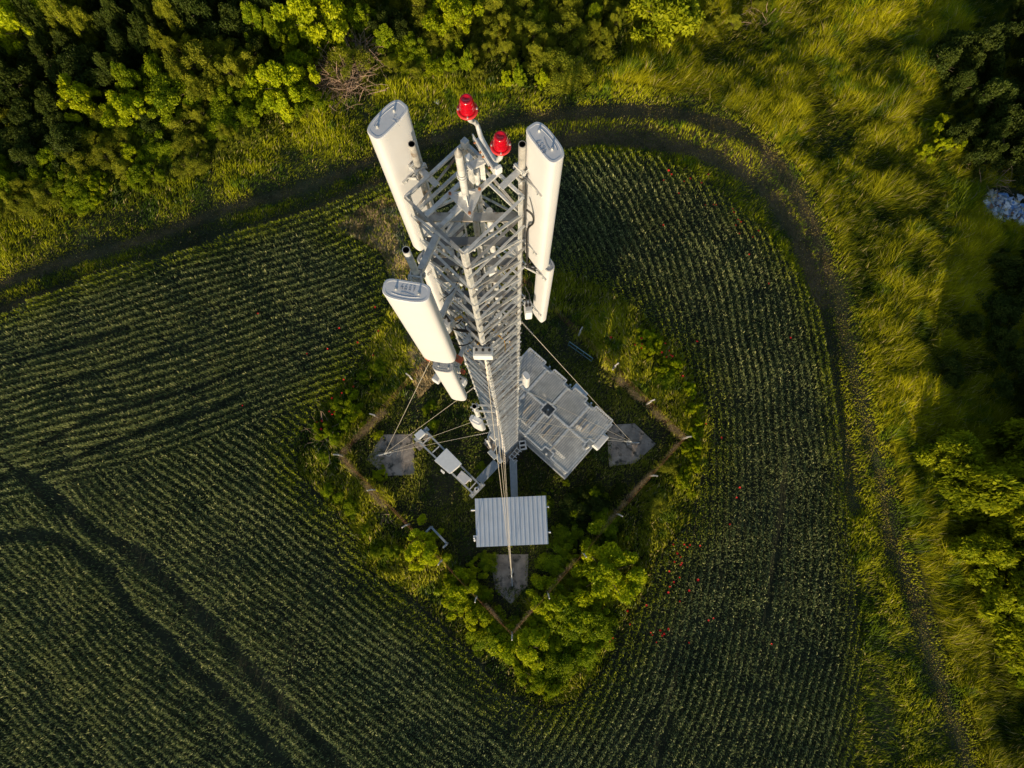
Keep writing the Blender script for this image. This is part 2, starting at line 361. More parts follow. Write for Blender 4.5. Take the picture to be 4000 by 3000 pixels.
EAST = GP([(2300,-700),(2430,230),(2380,330),(2700,380),(2900,460),(3050,580),(3180,760),(3260,950),(3340,1200),(3400,1500),(3480,1800),(3540,2100),(3620,2350),(3700,2600),(3820,2900),(3900,3400),(5000,3400),(5000,-700)])
RBC = G(3910,815)[:2]
grassfield('track_stubble', 900000, lambda x, y: ((dtrack(x, y) < .75) | inside(x, y, BARE)) & ~inside(x, y, COMP) & (rng.random(len(x)) < .25+.9*nB(y, x)), lambda x, y: 0.085+0*x, (0.10,0.085,0.02), (0.34,0.26,0.08), 0.9, AZW,
           'thin trodden brown and olive grass on the farm track', width=(.02, .045), pale=.1)
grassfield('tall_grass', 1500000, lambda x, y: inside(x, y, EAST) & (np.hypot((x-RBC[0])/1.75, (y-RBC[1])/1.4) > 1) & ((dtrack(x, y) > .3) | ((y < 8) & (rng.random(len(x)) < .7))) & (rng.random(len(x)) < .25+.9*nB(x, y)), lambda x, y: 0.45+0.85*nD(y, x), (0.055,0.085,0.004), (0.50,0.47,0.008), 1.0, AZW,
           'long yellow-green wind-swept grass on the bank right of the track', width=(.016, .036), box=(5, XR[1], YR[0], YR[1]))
def vcond(x, y):
    x = np.asarray(x)
    d = dtrack(x, y)
    return ~inside(x, y, FIELD) & (~inside(x, y, EAST) | ((d < .5) & (y < 9))) & ~inside(x, y, WOODS) & (rng.random(len(x)) < np.clip((d-0.12)*1.9, np.where((x > 15) & (y < 9), .6, .26), 1)*np.where(inside(x, y, BARE), .4, 1)*np.clip(.35+.9*nB(x, y), 0, 1))
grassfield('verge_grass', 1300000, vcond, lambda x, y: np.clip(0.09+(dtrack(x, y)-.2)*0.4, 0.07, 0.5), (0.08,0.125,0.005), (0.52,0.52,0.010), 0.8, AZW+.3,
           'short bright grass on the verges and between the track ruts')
grassfield('woodland_undergrowth', 420000, lambda x, y: inside(x, y, WOODS), lambda x, y: 0.45+0*x, (0.05,0.08,0.012), (0.28,0.30,0.02), 0.8, AZW,
           'rough grass and weeds under the thicket', width=(.04, .08), box=(-39, 14, 10, 37))
dryp = GP([(1290,905),(1400,830),(1500,780),(1560,800),(1600,950),(1620,1120),(1700,1300),(1700,1500),(1640,1560),(1600,1400),(1560,1200),(1500,1000),(1400,940)])
# compound weeds
fenceS = GP([(1350,1778),(2000,2452),(2650,1713),(2000,1080)])
def comp(x, y): return inside(x, y, COMP) & (~inside(x, y, dryp) | (rng.random(len(x)) < .25))
EXC = [GP([(1485,1690),(1622,1690),(1622,1862),(1490,1865)]), GP([(2366,1655),(2484,1650),(2572,1735),(2484,1815),(2376,1826)]), GP([(1915,2160),(2065,2160),(2058,2300),(1950,2320)])]
def noslab(x, y):
    r = np.ones(x.shape, bool)
    for e in EXC: r &= ~(inside(x, y, e) & (dline(x, y, e, True) > .32*nF(x, y)*nB(y, x)*1.6))
    return r & (np.maximum(np.abs(x), np.abs(y)) > 1.0)
grassfield('compound_grass', 330000, lambda x, y: comp(x, y) & noslab(x, y) & inside(x*(.93+.14*nC(x, y)), y*(.93+.14*nC(y, x)), fenceS) & (rng.random(len(x)) < .3+.9*nB(x, y)), lambda x, y: 0.26+0*x,
           (0.07,0.11,0.014), (0.30,0.31,0.03), 0.9, 1.0, 'low dull grass inside the fenced mast compound', width=(.025, .05), box=(-14, 15, -17, 20), pale=0.08)
grassfield('rim_weeds', 420000, lambda x, y: comp(x, y) & ~inside(x*(.93+.14*nC(x, y)), y*(.93+.14*nC(y, x)), fenceS) & (rng.random(len(x)) < .3+.9*nB(x, y)), lambda x, y: 0.55+0*x,
           (0.07,0.11,0.008), (0.44,0.43,0.02), 0.8, 1.6, 'yellow-green weeds growing around the outside of the fence', width=(.03, .06), box=(-14, 15, -17, 20), pale=0.10)
grassfield('dry_grass', 260000, lambda x, y: inside(x, y, dryp), lambda x, y: 0.42+0*x, (0.30,0.22,0.10), (0.75,0.58,0.32), 1.0, 2.0,
           'patch of dry straw-coloured grass left of the mast', width=(.025, .05), box=(-13, 0, -2, 20))

# ------------------------------------------------------------------ shrubs and trees
def crown_mesh(name, seed, Rr, H, ncl, nlf, leaf, cA, cB, hz=0.12, spread=0.34, asp=0.45):
    r = np.random.default_rng(seed); k = 0; lob = r.uniform(0, 2*PI, 4)
    th = r.uniform(0, 2*PI, ncl); u = r.random(ncl)**0.45; zf = r.random(ncl)
    Rm = Rr*(1+.20*np.cos(2*th+lob[0])+.20*np.cos(3*th+lob[1])+.16*np.cos(5*th+lob[2]))
    env = np.sqrt(np.clip(1-(zf*0.98)**2.2, 0.03, 1)); rad = Rm*u*env
    cz = H*(hz+(1-hz)*zf)*r.uniform(.86, 1.06, ncl); cx, cy = rad*np.cos(th), rad*np.sin(th)
    cr = Rr*r.uniform(.5, 1.15, ncl)*spread; cb = r.uniform(.0, 1, ncl)
    i = r.integers(0, ncl, nlf); g = r.normal(0, 1, (nlf, 3)); g /= np.linalg.norm(g, axis=1)[:, None]+1e-6; g *= (r.random(nlf)**.4)[:, None]
    p = np.stack([cx[i], cy[i], cz[i]], 1)+g*cr[i][:, None]*np.array([1, 1, .75]); p[:, 2] = np.maximum(p[:, 2], 0.05)
    d = r.normal(0, 1, (nlf, 3))*0.8+g*.6+np.stack([cx[i], cy[i], np.zeros(nlf)], 1)/Rr*.4; d[:, 2] -= .1; d /= np.linalg.norm(d, axis=1)[:, None]
    nn = r.normal(0, .6, (nlf, 3))+g*.5; nn[:, 2] += 0.25; s = np.cross(d, nn); s /= np.linalg.norm(s, axis=1)[:, None]+1e-6
    L = leaf*r.uniform(.6, 1.4, nlf)[:, None]; w = L*asp
    V = np.empty((nlf, 4, 3)); V[:, 0] = p-d*L/2; V[:, 1] = p+s*w/2; V[:, 2] = p+d*L/2; V[:, 3] = p-s*w/2
    t = np.clip(cb[i]*.55+r.random(nlf)*.45, 0, 1); c = lerp(cA, cB, t); C = np.repeat(c[:, None, :], 4, 1)
    Fc = np.arange(nlf*4).reshape(-1, 4)
    o = fast_mesh(name, V.reshape(-1, 3), Fc, C.reshape(-1, 3), LEAF); COL.objects.unlink(o); return o.data
def trunk_mesh(seed, Rr, H, m=BARK, n=7):
    r = random.Random(seed); b = MB(); h0 = H*.3
    b.tube((0,0,-.1), (0,0,h0), .03+.022*H, 7, .02+.015*H)
    for k in range(n):
        a = 2*PI*k/n+r.random(); q = (Rr*.6*math.cos(a), Rr*.6*math.sin(a), H*r.uniform(.5, .85)); mid = (q[0]*.35, q[1]*.35, h0+(q[2]-h0)*.55)
        b.tube((0,0,h0*.85), mid, .012+.009*H, 5, .008+.006*H); b.tube(mid, q, .008+.006*H, 5, .005)
    me = bpy.data.meshes.new('trunk'); me.from_pydata(b.v, [], b.f); me.materials.append(m); return me
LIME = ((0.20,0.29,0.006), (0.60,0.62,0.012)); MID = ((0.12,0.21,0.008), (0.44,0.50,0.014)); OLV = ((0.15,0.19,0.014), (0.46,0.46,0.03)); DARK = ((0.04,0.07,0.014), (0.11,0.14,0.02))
KIN = {}
for kn, (cA, cB), leaf, asp, sp in (('lime', LIME, .095, .5, .21), ('mid', MID, .075, .5, .24), ('olive', OLV, .055, .45, .24), ('dark', DARK, .08, .5, .26), ('broad', ((.12,.18,.008), (.44,.46,.014)), .14, .42, .3)):
    KIN[kn] = []
    for v in range(3):
        KIN[kn].append((crown_mesh('crown', 100*v+len(kn)*7+ord(kn[0]), 1.0, 1.0, 60, 8000 if kn == 'broad' else 14000, leaf, cA, cB, .10, sp, asp), trunk_mesh(v+5, 1.0, 1.0)))
cnt = [0]
def plant(kind, px, py, rpx, h, name, label, cat, group=None, world=None):
    x, y = (G(px, py, h*.55)[:2] if world is None else world); r = rpx*0.0150 if world is None else rpx
    cm, tm = KIN[kind][cnt[0] % 3]; cnt[0] += 1
    t = thing(name, (x, y, 0), label, cat, group, rz=random.uniform(0, 2*PI))
    sx_, sy_ = random.uniform(.82, 1.18), random.uniform(.82, 1.18)
    for nm, me in (('crown', cm), ('trunk', tm)):
        o = bpy.data.objects.new(nm, me); COL.objects.link(o); o.parent = t; o.scale = (r*sx_, r*sy_, h)
    return t
# named individuals near the compound
P_ = [('lime',1655,2140,92,1.49,'bush','bright lime bush beside the grey metal frame, left of the roofed shed'),
 ('lime',2370,2240,150,2.11,'tree','broad lime-green tree, the largest inside the right part of the compound'),
 ('lime',1800,2320,105,1.36,'bush','lime bush just left of the southern concrete slab'),
 ('lime',1860,2400,90,1.24,'bush','bush against the lower left fence wire, below the slab bush'),
 ('lime',2150,2345,100,1.36,'bush','lime bush just right of the southern concrete slab'),
 ('mid',2230,2420,95,1.24,'bush','green bush right of the fence point at the bottom'),
 ('lime',2060,2520,105,1.12,'bush','low bright bush straight below the fence point'),
 ('mid',1930,2500,90,0.99,'bush','low bush left of and below the fence point'),
 ('mid',2330,2440,95,1.30,'bush','bush directly below the largest compound tree'),
 ('mid',2200,2600,95,0.93,'bush','green weed clump right of the lowest bright weeds'),
 ('lime',2090,2650,70,0.74,'bush','bright weed clump, lowest of the compound'),
 ('mid',2290,2560,75,0.87,'bush','shrub at the lower right rim of the compound by the poppies'),
 ('dark',2250,1985,70,0.56,'bush','dark leafy shrub below the mesh-roofed platform'),
 ('mid',2215,2080,60,0.62,'bush','leafy shrub just right of the corrugated shed roof'),
 ('dark',2330,1960,62,0.56,'bush','dark shrub between the platform and the right fence'),
 ('mid',2380,2060,60,0.62,'bush','dark shrub above the largest compound tree'),
 ('mid',2170,2180,70,0.68,'bush','shrub at the lower right corner of the corrugated roof'),
 ('mid',2120,1965,45,0.50,'bush','small shrub above the upper right corner of the shed'),
 ('mid',1900,2190,50,0.50,'bush','small shrub below the lower left corner of the shed'),
 ('lime',1365,1605,62,0.87,'bush','bright bush outside the left fence corner'),
 ('lime',1475,1700,26,0.37,'bush','small leafy vine on the upper edge of the left concrete slab'),
 ('lime',1480,1855,34,0.37,'bush','leafy vine on the lower edge of the left concrete slab'),
 ('mid',1885,1845,36,0.31,'bush','small dark green tuft beside the grey cable bridge'),
 ('olive',2600,1830,60,0.62,'bush','dull yellow scrub outside the right fence corner'),
 ('olive',2560,1960,62,0.62,'bush','dull yellow scrub below the right fence corner'),
 ('mid',2500,1350,70,0.56,'bush','weedy scrub with poppies above the right fence'),
 ('mid',2600,1480,60,0.56,'bush','weedy scrub right of the poppy cluster'),
 ('broad',2590,40,150,3.0,'tree','round tree with large pale leaves at the top edge'),
 ('olive',1350,250,110,1.6,'bush','sparse bush among bare brown twigs, left of the obstruction lights'),
 ('lime',60,110,150,4.4,'tree','bright lime treetop in the upper left corner'),
 ('lime',1220,70,130,3.8,'tree','bright treetop in the thicket above the left antenna'),
 ('lime',1100,330,120,3.2,'tree','bright rounded tree at the right end of the upper left thicket'),
 ('lime',1770,60,110,2.6,'tree','green tree at the top edge above the obstruction lights')]
for k_, px, py, r_, h_, nm, lb in P_:
    plant(k_, px, py, r_, h_, nm, lb, nm)
# thicket
tx = []; wood_bb = (-38, 12, 11, 36); taken = [tuple(G(p[1], p[2], 0)[:2])+(p[3]*.015,) for p in P_]+[tuple(G(1330,300,0)[:2])+(2.4,), tuple(G(1400,190,0)[:2])+(1.4,)]
for _ in range(14000):
    x_, y_ = random.uniform(wood_bb[0], wood_bb[1]), random.uniform(wood_bb[2], wood_bb[3])
    if not inside(np.array([x_]), np.array([y_]), WOODS)[0]: continue
    dd = dline(np.array([x_]), np.array([y_]), WOODS[:14])[0]
    if dd < .35: continue
    rr = min(random.choice((.45,.6,.8,1.0,1.4))*random.uniform(.9,1.2)+dd*.05, 2.1)
    if any(math.hypot(x_-a, y_-b) < (rr+c_)*.46 for a, b, c_ in tx): continue
    if any(math.hypot(x_-a, y_-b) < rr*.3+c_*.7 for a, b, c_ in taken): continue
    tx.append((x_, y_, rr))
    if len(tx) > 330: break
for x_, y_, rr in tx:
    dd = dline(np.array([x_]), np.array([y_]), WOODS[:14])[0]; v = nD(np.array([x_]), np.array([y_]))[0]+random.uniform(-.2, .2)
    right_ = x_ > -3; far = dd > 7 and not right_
    kd = 'olive' if (right_ and random.random() < .7) else ('dark' if (far and v < .66) or (dd > 3 and v < .3) else ('olive' if v > .62 else ('lime' if v > .5 else 'mid')))  # deep plants take the dark leaf colour, standing in for interior shade
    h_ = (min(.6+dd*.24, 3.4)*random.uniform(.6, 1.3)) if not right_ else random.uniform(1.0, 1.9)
    lab = {'olive': 'olive-green small-leaved shrub in the thicket beyond the track', 'dark': 'green tree, shade put into its leaf colour, deep inside the upper left thicket',
           'mid': 'mid-green leafy shrub in the thicket beyond the track', 'lime': 'bright yellow-green shrub in the thicket beyond the track'}[kd]
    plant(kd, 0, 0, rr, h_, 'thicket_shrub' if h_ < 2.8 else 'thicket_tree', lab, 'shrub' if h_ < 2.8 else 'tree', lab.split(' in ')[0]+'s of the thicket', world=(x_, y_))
# right-hand trees
def mass(kind, poly, n, r0, r1, h0, h1, sep, name, label, cat, group):
    pl = GP(poly); pts = []; lo, hi = pl.min(0), pl.max(0)
    for _ in range(4000):
        x_, y_ = random.uniform(lo[0], hi[0]), random.uniform(lo[1], hi[1])
        if not inside(np.array([x_]), np.array([y_]), pl)[0]: continue
        rr = random.uniform(r0, r1)
        if any(math.hypot(x_-a, y_-b) < (rr+c_)*sep for a, b, c_ in pts): continue
        pts.append((x_, y_, rr))
        if len(pts) >= n: break
    for x_, y_, rr in pts: plant(kind if isinstance(kind, str) else random.choice(kind), 0, 0, rr, random.uniform(h0, h1), name, label, cat, group, world=(x_, y_))
mass('dark', [(3620,230),(3850,90),(4400,50),(4400,760),(3850,700),(3700,580)], 40, .8, 1.6, 1.8, 3.4, .42, 'hedge_shrub', 'dark green shrub of the hedge above the rubbish heap', 'shrub', 'dark shrubs above the rubbish')
mass('dark', [(3640,950),(3800,1000),(4300,1000),(4300,1650),(3950,1600),(3720,1700),(3640,1400)], 26, .7, 1.4, 1.0, 2.2, .5, 'bank_shrub', 'dark shrub added to deepen the shade below the rubbish heap', 'shrub', 'dark shrubs added for deeper shade below the rubbish heap')  # dark-leaved shrubs added over open grass to deepen its shade
mass('lime', [(3560,560),(3640,480),(3740,560),(3700,680),(3600,690)], 5, .45, .7, .9, 1.4, .5, 'bush', 'thin bright shrub at the left end of the dark hedge', 'shrub', 'thin bright shrubs beside the hedge')
mass('broad', [(3560,1850),(3700,1740),(4000,1650),(4250,1700),(4250,2620),(4000,2560),(3850,2350),(3700,2200)], 20, 1.1, 1.8, 3.0, 5.2, .5, 'bank_tree', 'large-leaved tree in the row along the lower right edge', 'tree', 'trees along the lower right edge')
mass(['mid','broad'], [(3900,2600),(4200,2550),(4300,3200),(4050,3100)], 9, .8, 1.3, 1.6, 2.8, .5, 'bank_shrub', 'shrub in the lower right corner below the tree row', 'shrub', 'shrubs in the lower right corner')
mass(['dark','mid'], [(4020,1000),(4400,900),(4400,1650),(4100,1650)], 10, 1.0, 1.6, 2.5, 4.0, .5, 'edge_tree', 'dark tree beyond the right edge, above the tree row', 'tree', 'dark trees at the right edge')
mass(['mid','lime'], [(1700,2170),(1880,2200),(1900,2400),(1980,2440),(2120,2380),(2200,2300),(2200,2120),(2300,2100),(2440,2120),(2440,2200),(2300,2300),(2250,2500),(2280,2650),(2100,2740),(1950,2620),(1780,2430)], 22, .4, .75, .5, 1.2, .45, 'weed_shrub', 'small leafy weed shrub in the lower point of the compound', 'shrub', 'leafy weed shrubs in the lower point of the compound')
mass(['mid','dark'], [(2190,1880),(2300,1860),(2430,1900),(2420,2080),(2300,2120),(2200,2120)], 22, .22, .42, .4, .8, .5, 'leafy_weed', 'knee-high leafy weed between the shed and the right fence', 'weed', 'leafy weeds right of the shed')
mass('mid', [(1640,1500),(1800,1700),(1640,1650)], 3, .3, .45, .3, .5, .6, 'weed_clump', 'little green weed clump between mast and left slab', 'weed', 'weed clumps by the left slab')
mass('lime', [(2440,1300),(2560,1330),(2680,1480),(2730,1650),(2700,1900),(2600,1900),(2700,1700),(2600,1500)], 16, .4, .75, .5, .9, .42, 'scrub_bush', 'low bright scrub on the outer rim above the right fence corner', 'shrub', 'low scrub on the right rim')
mass('mid', [(1190,1700),(1320,1550),(1480,1400),(1520,1480),(1400,1620),(1300,1760),(1400,2000),(1560,2150),(1480,2180),(1300,1980)], 16, .35, .65, .5, .9, .45, 'scrub_bush', 'low green scrub on the outer rim by the left fence corner', 'shrub', 'low scrub on the left rim')
mass('olive', [(2680,0),(3050,0),(3000,110),(2750,140)], 5, .5, .9, .7, 1.2, .5, 'bush', 'dull scrubby bush with bare twigs right of the large-leaved tree', 'shrub', 'scrubby bushes at the top edge')
# bare twig tangles
def brush(px, py, rpx, h, nn, label, m=DRY, group=None):
    c0 = G(px, py, h*.4); r = rpx*.015; b = MB(); rd = random.Random(int(px))
    for k in range(nn):
        a = rd.uniform(0, 2*PI); p = Vector((c0[0]+rd.gauss(0, r*.3), c0[1]+rd.gauss(0, r*.3), 0.02)); pts = [p]; d = Vector((math.cos(a)*.6, math.sin(a)*.6, 1.0)).normalized(); L = h*rd.uniform(.6, 1.3)/4
        for s_ in range(4): d = (d+Vector((rd.gauss(0,.3)+math.cos(a)*.25, rd.gauss(0,.3)+math.sin(a)*.25, -.12))).normalized(); pts.append(pts[-1]+d*L)
        b.path(pts, rd.uniform(.008, .02), 3)
    o = b.build('bare_brush', m, origin=(c0[0], c0[1], 0)); tag(o, label, 'brush', group)
brush(1330,300,150,1.6,420,'large tangle of bare brown twigs in the thicket left of the left antenna')
brush(1400,200,100,1.5,160,'smaller tangle of bare twigs near the top, right of the large one')
brush(1260,1690,70,1.1,26,'bare pale branches in the crop outside the left fence corner')
brush(3880,680,110,1.5,70,'dark bare branches above the rubbish heap')
brush(2980,60,90,1.2,40,'bare pale twigs at the top edge right of the large-leaved tree')
brush(1500,2010,35,.7,40,'brown dead stalks below the lower left fence post')

# ------------------------------------------------------------------ poppies
pop = {}
def addp(g, lst, sc, ox, oy):
    pop.setdefault(g, []).extend((a/sc+ox, b/sc+oy) for a, b in lst)
addp('red poppy in the cluster above the right fence', [(1545,55),(1635,90),(1480,120),(1548,112),(1783,107),(1543,150),(1620,160),(1748,197),(1822,180),(1795,243),(1855,233),(1835,222),(1243,45),(1958,432)], 2.5525, 1900, 1300)
addp('red poppy standing alone in the crop right of the compound', [(867,325),(328,345),(470,900),(573,1187),(557,1245),(518,1398),(380,820),(740,12)], 1.4747, 2500, 1100)
addp('red poppy in the crop right of the largest compound tree', [(205,160),(190,187),(255,187),(272,203),(288,190),(345,195),(214,238),(234,260),(199,288),(240,295),(233,305),(170,342),(228,377),(194,404),(172,430),(163,464),(335,392),(283,453),(230,515),(36,538),(62,695),(72,708),(117,682),(163,675),(139,702),(128,712),(93,750),(283,753),(422,612),(758,760),(395,625)], 1.4747, 2500, 2000)
addp('red poppy in the crop right of the largest compound tree', [(1607,978),(1730,1015),(1710,1035),(1832,930),(1818,848)], 1.58, 1300, 1850)
addp('red poppy along the upper right edge of the crop', [(370,943),(332,988),(272,965),(237,980),(155,922),(170,943),(128,975),(395,1105),(410,1107),(352,1108),(500,1128),(507,1148),(545,1200),(530,1187),(516,1217),(535,1262),(590,1375),(640,1247),(125,1217),(210,1045),(610,1282)], 1.3827, 2500, 0)
addp('red poppy in the crop left of the compound', [(1485,185),(2160,148),(1955,268),(2060,352),(2150,425),(2180,285),(1980,565),(2035,605),(1970,643),(1960,660),(1912,672),(1898,748),(1914,765),(1928,750),(1825,810),(1850,850),(1853,803),(1397,715),(1768,415),(1888,388)], 1.4747, 0, 1100)
pm = MB()
for k in range(5):
    a = 2*PI*k/5; ca, sa = math.cos(a), math.sin(a); u = (-sa, ca)
    pm.add([(0,0,0), (ca*.05-u[0]*.045, sa*.05-u[1]*.045, .02), (ca*.085, sa*.085, .035), (ca*.05+u[0]*.045, sa*.05+u[1]*.045, .02)], [(0,1,2,3)])
sm_ = MB().tube((0,0,-.8), (0,0,0), .006, 5)
pme = pm.build('poppy', PETAL); sme = sm_.build('stem', STEM, pme)
first = True
for g, lst in pop.items():
    for px, py in lst:
        o = pme if first else copy_tree(pme); first = False
        zp_ = random.uniform(.58, .8); q = G(px, py, zp_); o.location = (q[0], q[1], zp_); o.rotation_euler = (random.uniform(-.3, .3)+.25, random.uniform(-.3, .3), random.uniform(0, 6)); s_ = random.uniform(.5, .95); o.scale = (s_, s_, 1)
        tag(o, g, 'poppy', 'poppies: '+g[10:])
#MAST#
# ------------------------------------------------------------------ lattice mast
RT = math.radians(-2.0); HD = 0.665; OX, OY = 0.015, 0.03
def cor(k, z=0.0, out=0.0):
    a = PI+k*PI/2+RT; return Vector((OX+(HD+out)*math.cos(a), OY+(HD+out)*math.sin(a), z))   # 0 left, 1 near, 2 right, 3 far
ZT = 34.4; LV = [33.85-0.8125*k for k in range(42)]
mst = Asm('lattice_mast', (OX, OY, 0), 'tall square galvanised lattice mast seen from above in the middle', 'mast')
for k in range(4):
    b = MB(); c0 = cor(k)
    for j in ((k+1) % 4, (k+3) % 4):
        d = (cor(j)-c0).normalized(); nrm = Vector((-d.y, d.x, 0)); cc = c0+d*.031; cc.z = (ZT+.25)/2
        b.frame(cc, d, nrm, (0,0,1), .062, .011 if j == (k+1) % 4 else .0125, ZT-.25)
    mst.put(b, 'leg', STEEL)
    b = MB()
    for z in (28.7, 20.7, 13.0, 6.8, 24.6, 16.8, 10.0):
        for j in ((k+1) % 4, (k+3) % 4):
            b = MB(); d = (cor(j)-c0).normalized(); nrm = Vector((c0.x-OX, c0.y-OY, 0)).normalized(); cc = c0+d*.036+nrm*.012; cc.z = z
            b.frame(cc, d, nrm.cross(d).cross(d), (0,0,1), .066, .014, .30)
            for q in (-.12, -.04, .04, .12): b.tube(cc+nrm*.01+Vector((0,0,q)), cc+nrm*.035+Vector((0,0,q)), .012, 6)
            mst.put(b, 'splice_plate', STEEL)
hb, db = MB(), MB()
for i, z in enumerate([ZT-.03]+LV):
    for k in range(4):
        a, c_ = cor(k, z, .012), cor((k+1) % 4, z, .012); b = MB() if i < 25 else hb
        b.angle(a, c_, .036, .008, flip=-1)
        if i < 25: mst.put(b, 'horizontal_brace', STEEL2 if (i*7+k*3) % 5 == 0 else STEEL)
mst.put(hb, 'horizontal_brace', STEEL)['kind'] = 'stuff'
zz_ = [ZT-.03]+LV
for i in range(len(zz_)-1):
    for s, e in ((1,0), (1,2), (3,0), (3,2)):
        if i % 2 and s == 3: s, e = e, s
        a, c_ = cor(s, zz_[i]-.06, .0), cor(e, zz_[i+1]+.05, .0); b = MB() if i < 25 else db
        d = (c_-a).normalized(); b.angle(a+d*.05, c_-d*.05, .030, .006, flip=1)
        if i < 25: mst.put(b, 'diagonal_brace', STEEL2 if (i+s) % 3 == 0 else STEEL)
mst.put(db, 'diagonal_brace', STEEL)['kind'] = 'stuff'
for i, z in enumerate(LV):
    a, c_ = cor(0, z-.05), cor(2, z-.05); d = (c_-a).normalized(); b = MB()
    b.beam(a+d*.06, c_-d*.06, .095, .008); y_ = Vector((-d.y, d.x, 0))
    for s_ in (-1, 1): b.beam(a+d*.06+y_*s_*.051+Vector((0,0,-.018)), c_-d*.06+y_*s_*.051+Vector((0,0,-.018)), .007, .045)
    mst.put(b, 'plan_brace', SHADESTEEL if i % 3 else STEEL2)
for i, z in enumerate(LV[:-1]):
    for q in (.33,):
        a, c_ = cor(1, z-q, .035), cor(2, z-q, .035); b = MB().beam(a, c_, .026, .02)
        mst.put(b, 'rung', STEEL2 if (i % 2) == (q > .3) else STEEL)
# head frame: two beams carrying the rod, cross to the beacon bracket
mid = lambda a, c_, t: a+(c_-a)*t
zt = ZT+.005
N_, E_2, Ff, Lf = cor(1, zt), cor(2, zt), cor(3, zt), cor(0, zt)
for t0, t1 in ((.36, .36), (.58, .58)):
    b = MB().beam(mid(Lf, N_, t0), mid(Ff, E_2, t1), .05, .045); mst.put(b, 'head_beam', STEEL)
# internal cable ladder and cables
b = MB(); lx = cor(0)*.35+cor(3)*.35; lx.z = 0; dv = (cor(3)-cor(0)).normalized()
for s_ in (-.17, .17): b.beam(lx+dv*s_+Vector((0,0,.4)), lx+dv*s_+Vector((0,0,33.6)), .04, .02)
for k in range(80): b.beam(lx-dv*.17+Vector((0,0,.8+k*.41)), lx+dv*.17+Vector((0,0,.8+k*.41)), .03, .02)
mst.put(b, 'cable_ladder', STEEL)
rd = random.Random(3)
for k in range(14):
    o_ = lx+dv*(-.15+.0225*k)+Vector((.05, -.05, 0)); top = rd.uniform(27.5, 33)
    pts = [o_+Vector((rd.gauss(0,.006), rd.gauss(0,.006), z)) for z in np.arange(.5, top, 1.1)]
    mst.put(MB().path(pts, .016, 5), 'feeder_cable', BLACK)
b = MB().tube((OX+.16, OY+.13, 12), (OX+.16, OY+.13, 34.75), .032, 12); mst.put(b, 'inner_pole', STEEL)
b = MB().tube((OX+.26, OY+.16, 27), (OX+.26, OY+.16, 33.6), .042, 12); mst.put(b, 'inner_pole', STEEL)
cy = MB(); cw = MB()
for k in range(34):
    z = rd.uniform(26.5, 32.6); p = Vector((rd.uniform(-.42, .42), rd.uniform(-.32, .35), z)); q = p+Vector((rd.uniform(-.4, .4), rd.uniform(-.3, .3), rd.uniform(-1, .4))); m_ = (p+q)/2+Vector((rd.gauss(0,.15), rd.gauss(0,.15), -.25))
    pts = [p*(1-t)*(1-t)+m_*2*t*(1-t)+q*t*t for t in np.linspace(0, 1, 9)]; mst.put(MB().path(pts, rd.choice((.008, .011, .014)), 5), 'jumper_cable', BLACK if k % 6 else YEL)
b = MB()
for k in range(9):
    z = 32.2-k*.55; b.box((rd.uniform(-.3, .3), rd.uniform(-.1, .4), z), (rd.uniform(.08,.18), rd.uniform(.06,.14), rd.uniform(.1,.2)), rd.uniform(0, 3))
mst.put(b, 'junction_box', CABW, .008)
mst.put(MB().box((OX, OY, .12), (1.9, 1.9, .24), PI/4+RT), 'foundation', CONC, .02)
mst.put(MB().box((OX, OY, .262), (1.15, 1.15, .04), PI/4+RT), 'base_plate', STEEL2)

# ------------------------------------------------------------------ lightning rod, beacons
def bolt(b, p, n, r=.011, L=.02): p = Vector(p); b.tube(p, p+Vector(n)*L, r, 6); return b
ra = (OX+.02, OY-.03, ZT+.03)
rod = Asm('lightning_rod', ra, 'grey pole with a pointed cap standing upright at the centre of the mast head', 'pole')
x0, y0, z0 = ra
rod.put(MB().tube((x0,y0,z0), (x0,y0,z0+1.0), .040, 20), 'pole', STEEL)
rod.put(MB().lathe((x0,y0,z0+1.0), [(.042,0),(.042,.03),(.030,.07),(.008,.11),(.005,.14),(0,.14)], 20), 'cap', STEEL2)
tri = [(x0-.22,y0+.05),(x0+.20,y0+.10),(x0+.05,y0-.25)]
rod.put(MB().prism(tri, z0+.001, z0+.014), 'base_plate', STEEL)
b = MB()
for ax, ay in tri:
    d = Vector((ax-x0, ay-y0, 0)).normalized(); s_ = Vector((-d.y, d.x, 0))*.006; o_ = Vector((x0,y0,z0+.014))+d*.038
    v = [o_, o_+d*.09, o_+Vector((0,0,.13))]; b.add([p-s_ for p in v]+[p+s_ for p in v], [(0,2,1),(3,4,5),(0,1,4,3),(1,2,5,4),(2,0,3,5)])
rod.put(b, 'gusset', STEEL)
b = MB()
for ax, ay in tri: q = Vector((x0,y0,0))*.2+Vector((ax,ay,0))*.8; b.tube((q.x,q.y,z0+.014), (q.x,q.y,z0+.04), .018, 6)
rod.put(b, 'bolt', RUSTY)
for zc in (.58, .52):
    b = MB(); pts = [(x0+.052*math.cos(a), y0+.052*math.sin(a), z0+zc) for a in np.linspace(PI*.6, PI*2.2, 14)]; pts = [(x0+.09, y0+.07, z0+zc)]+pts[::-1]+[(x0+.0, y0+.10, z0+zc)]
    rod.put(b.path(pts, .006, 6), 'u_bolt', STEEL)
rod.put(MB().box((x0+.08, y0+.06, z0+.45), (.02, .10, .34), .7), 'clamp_bracket', STEEL)

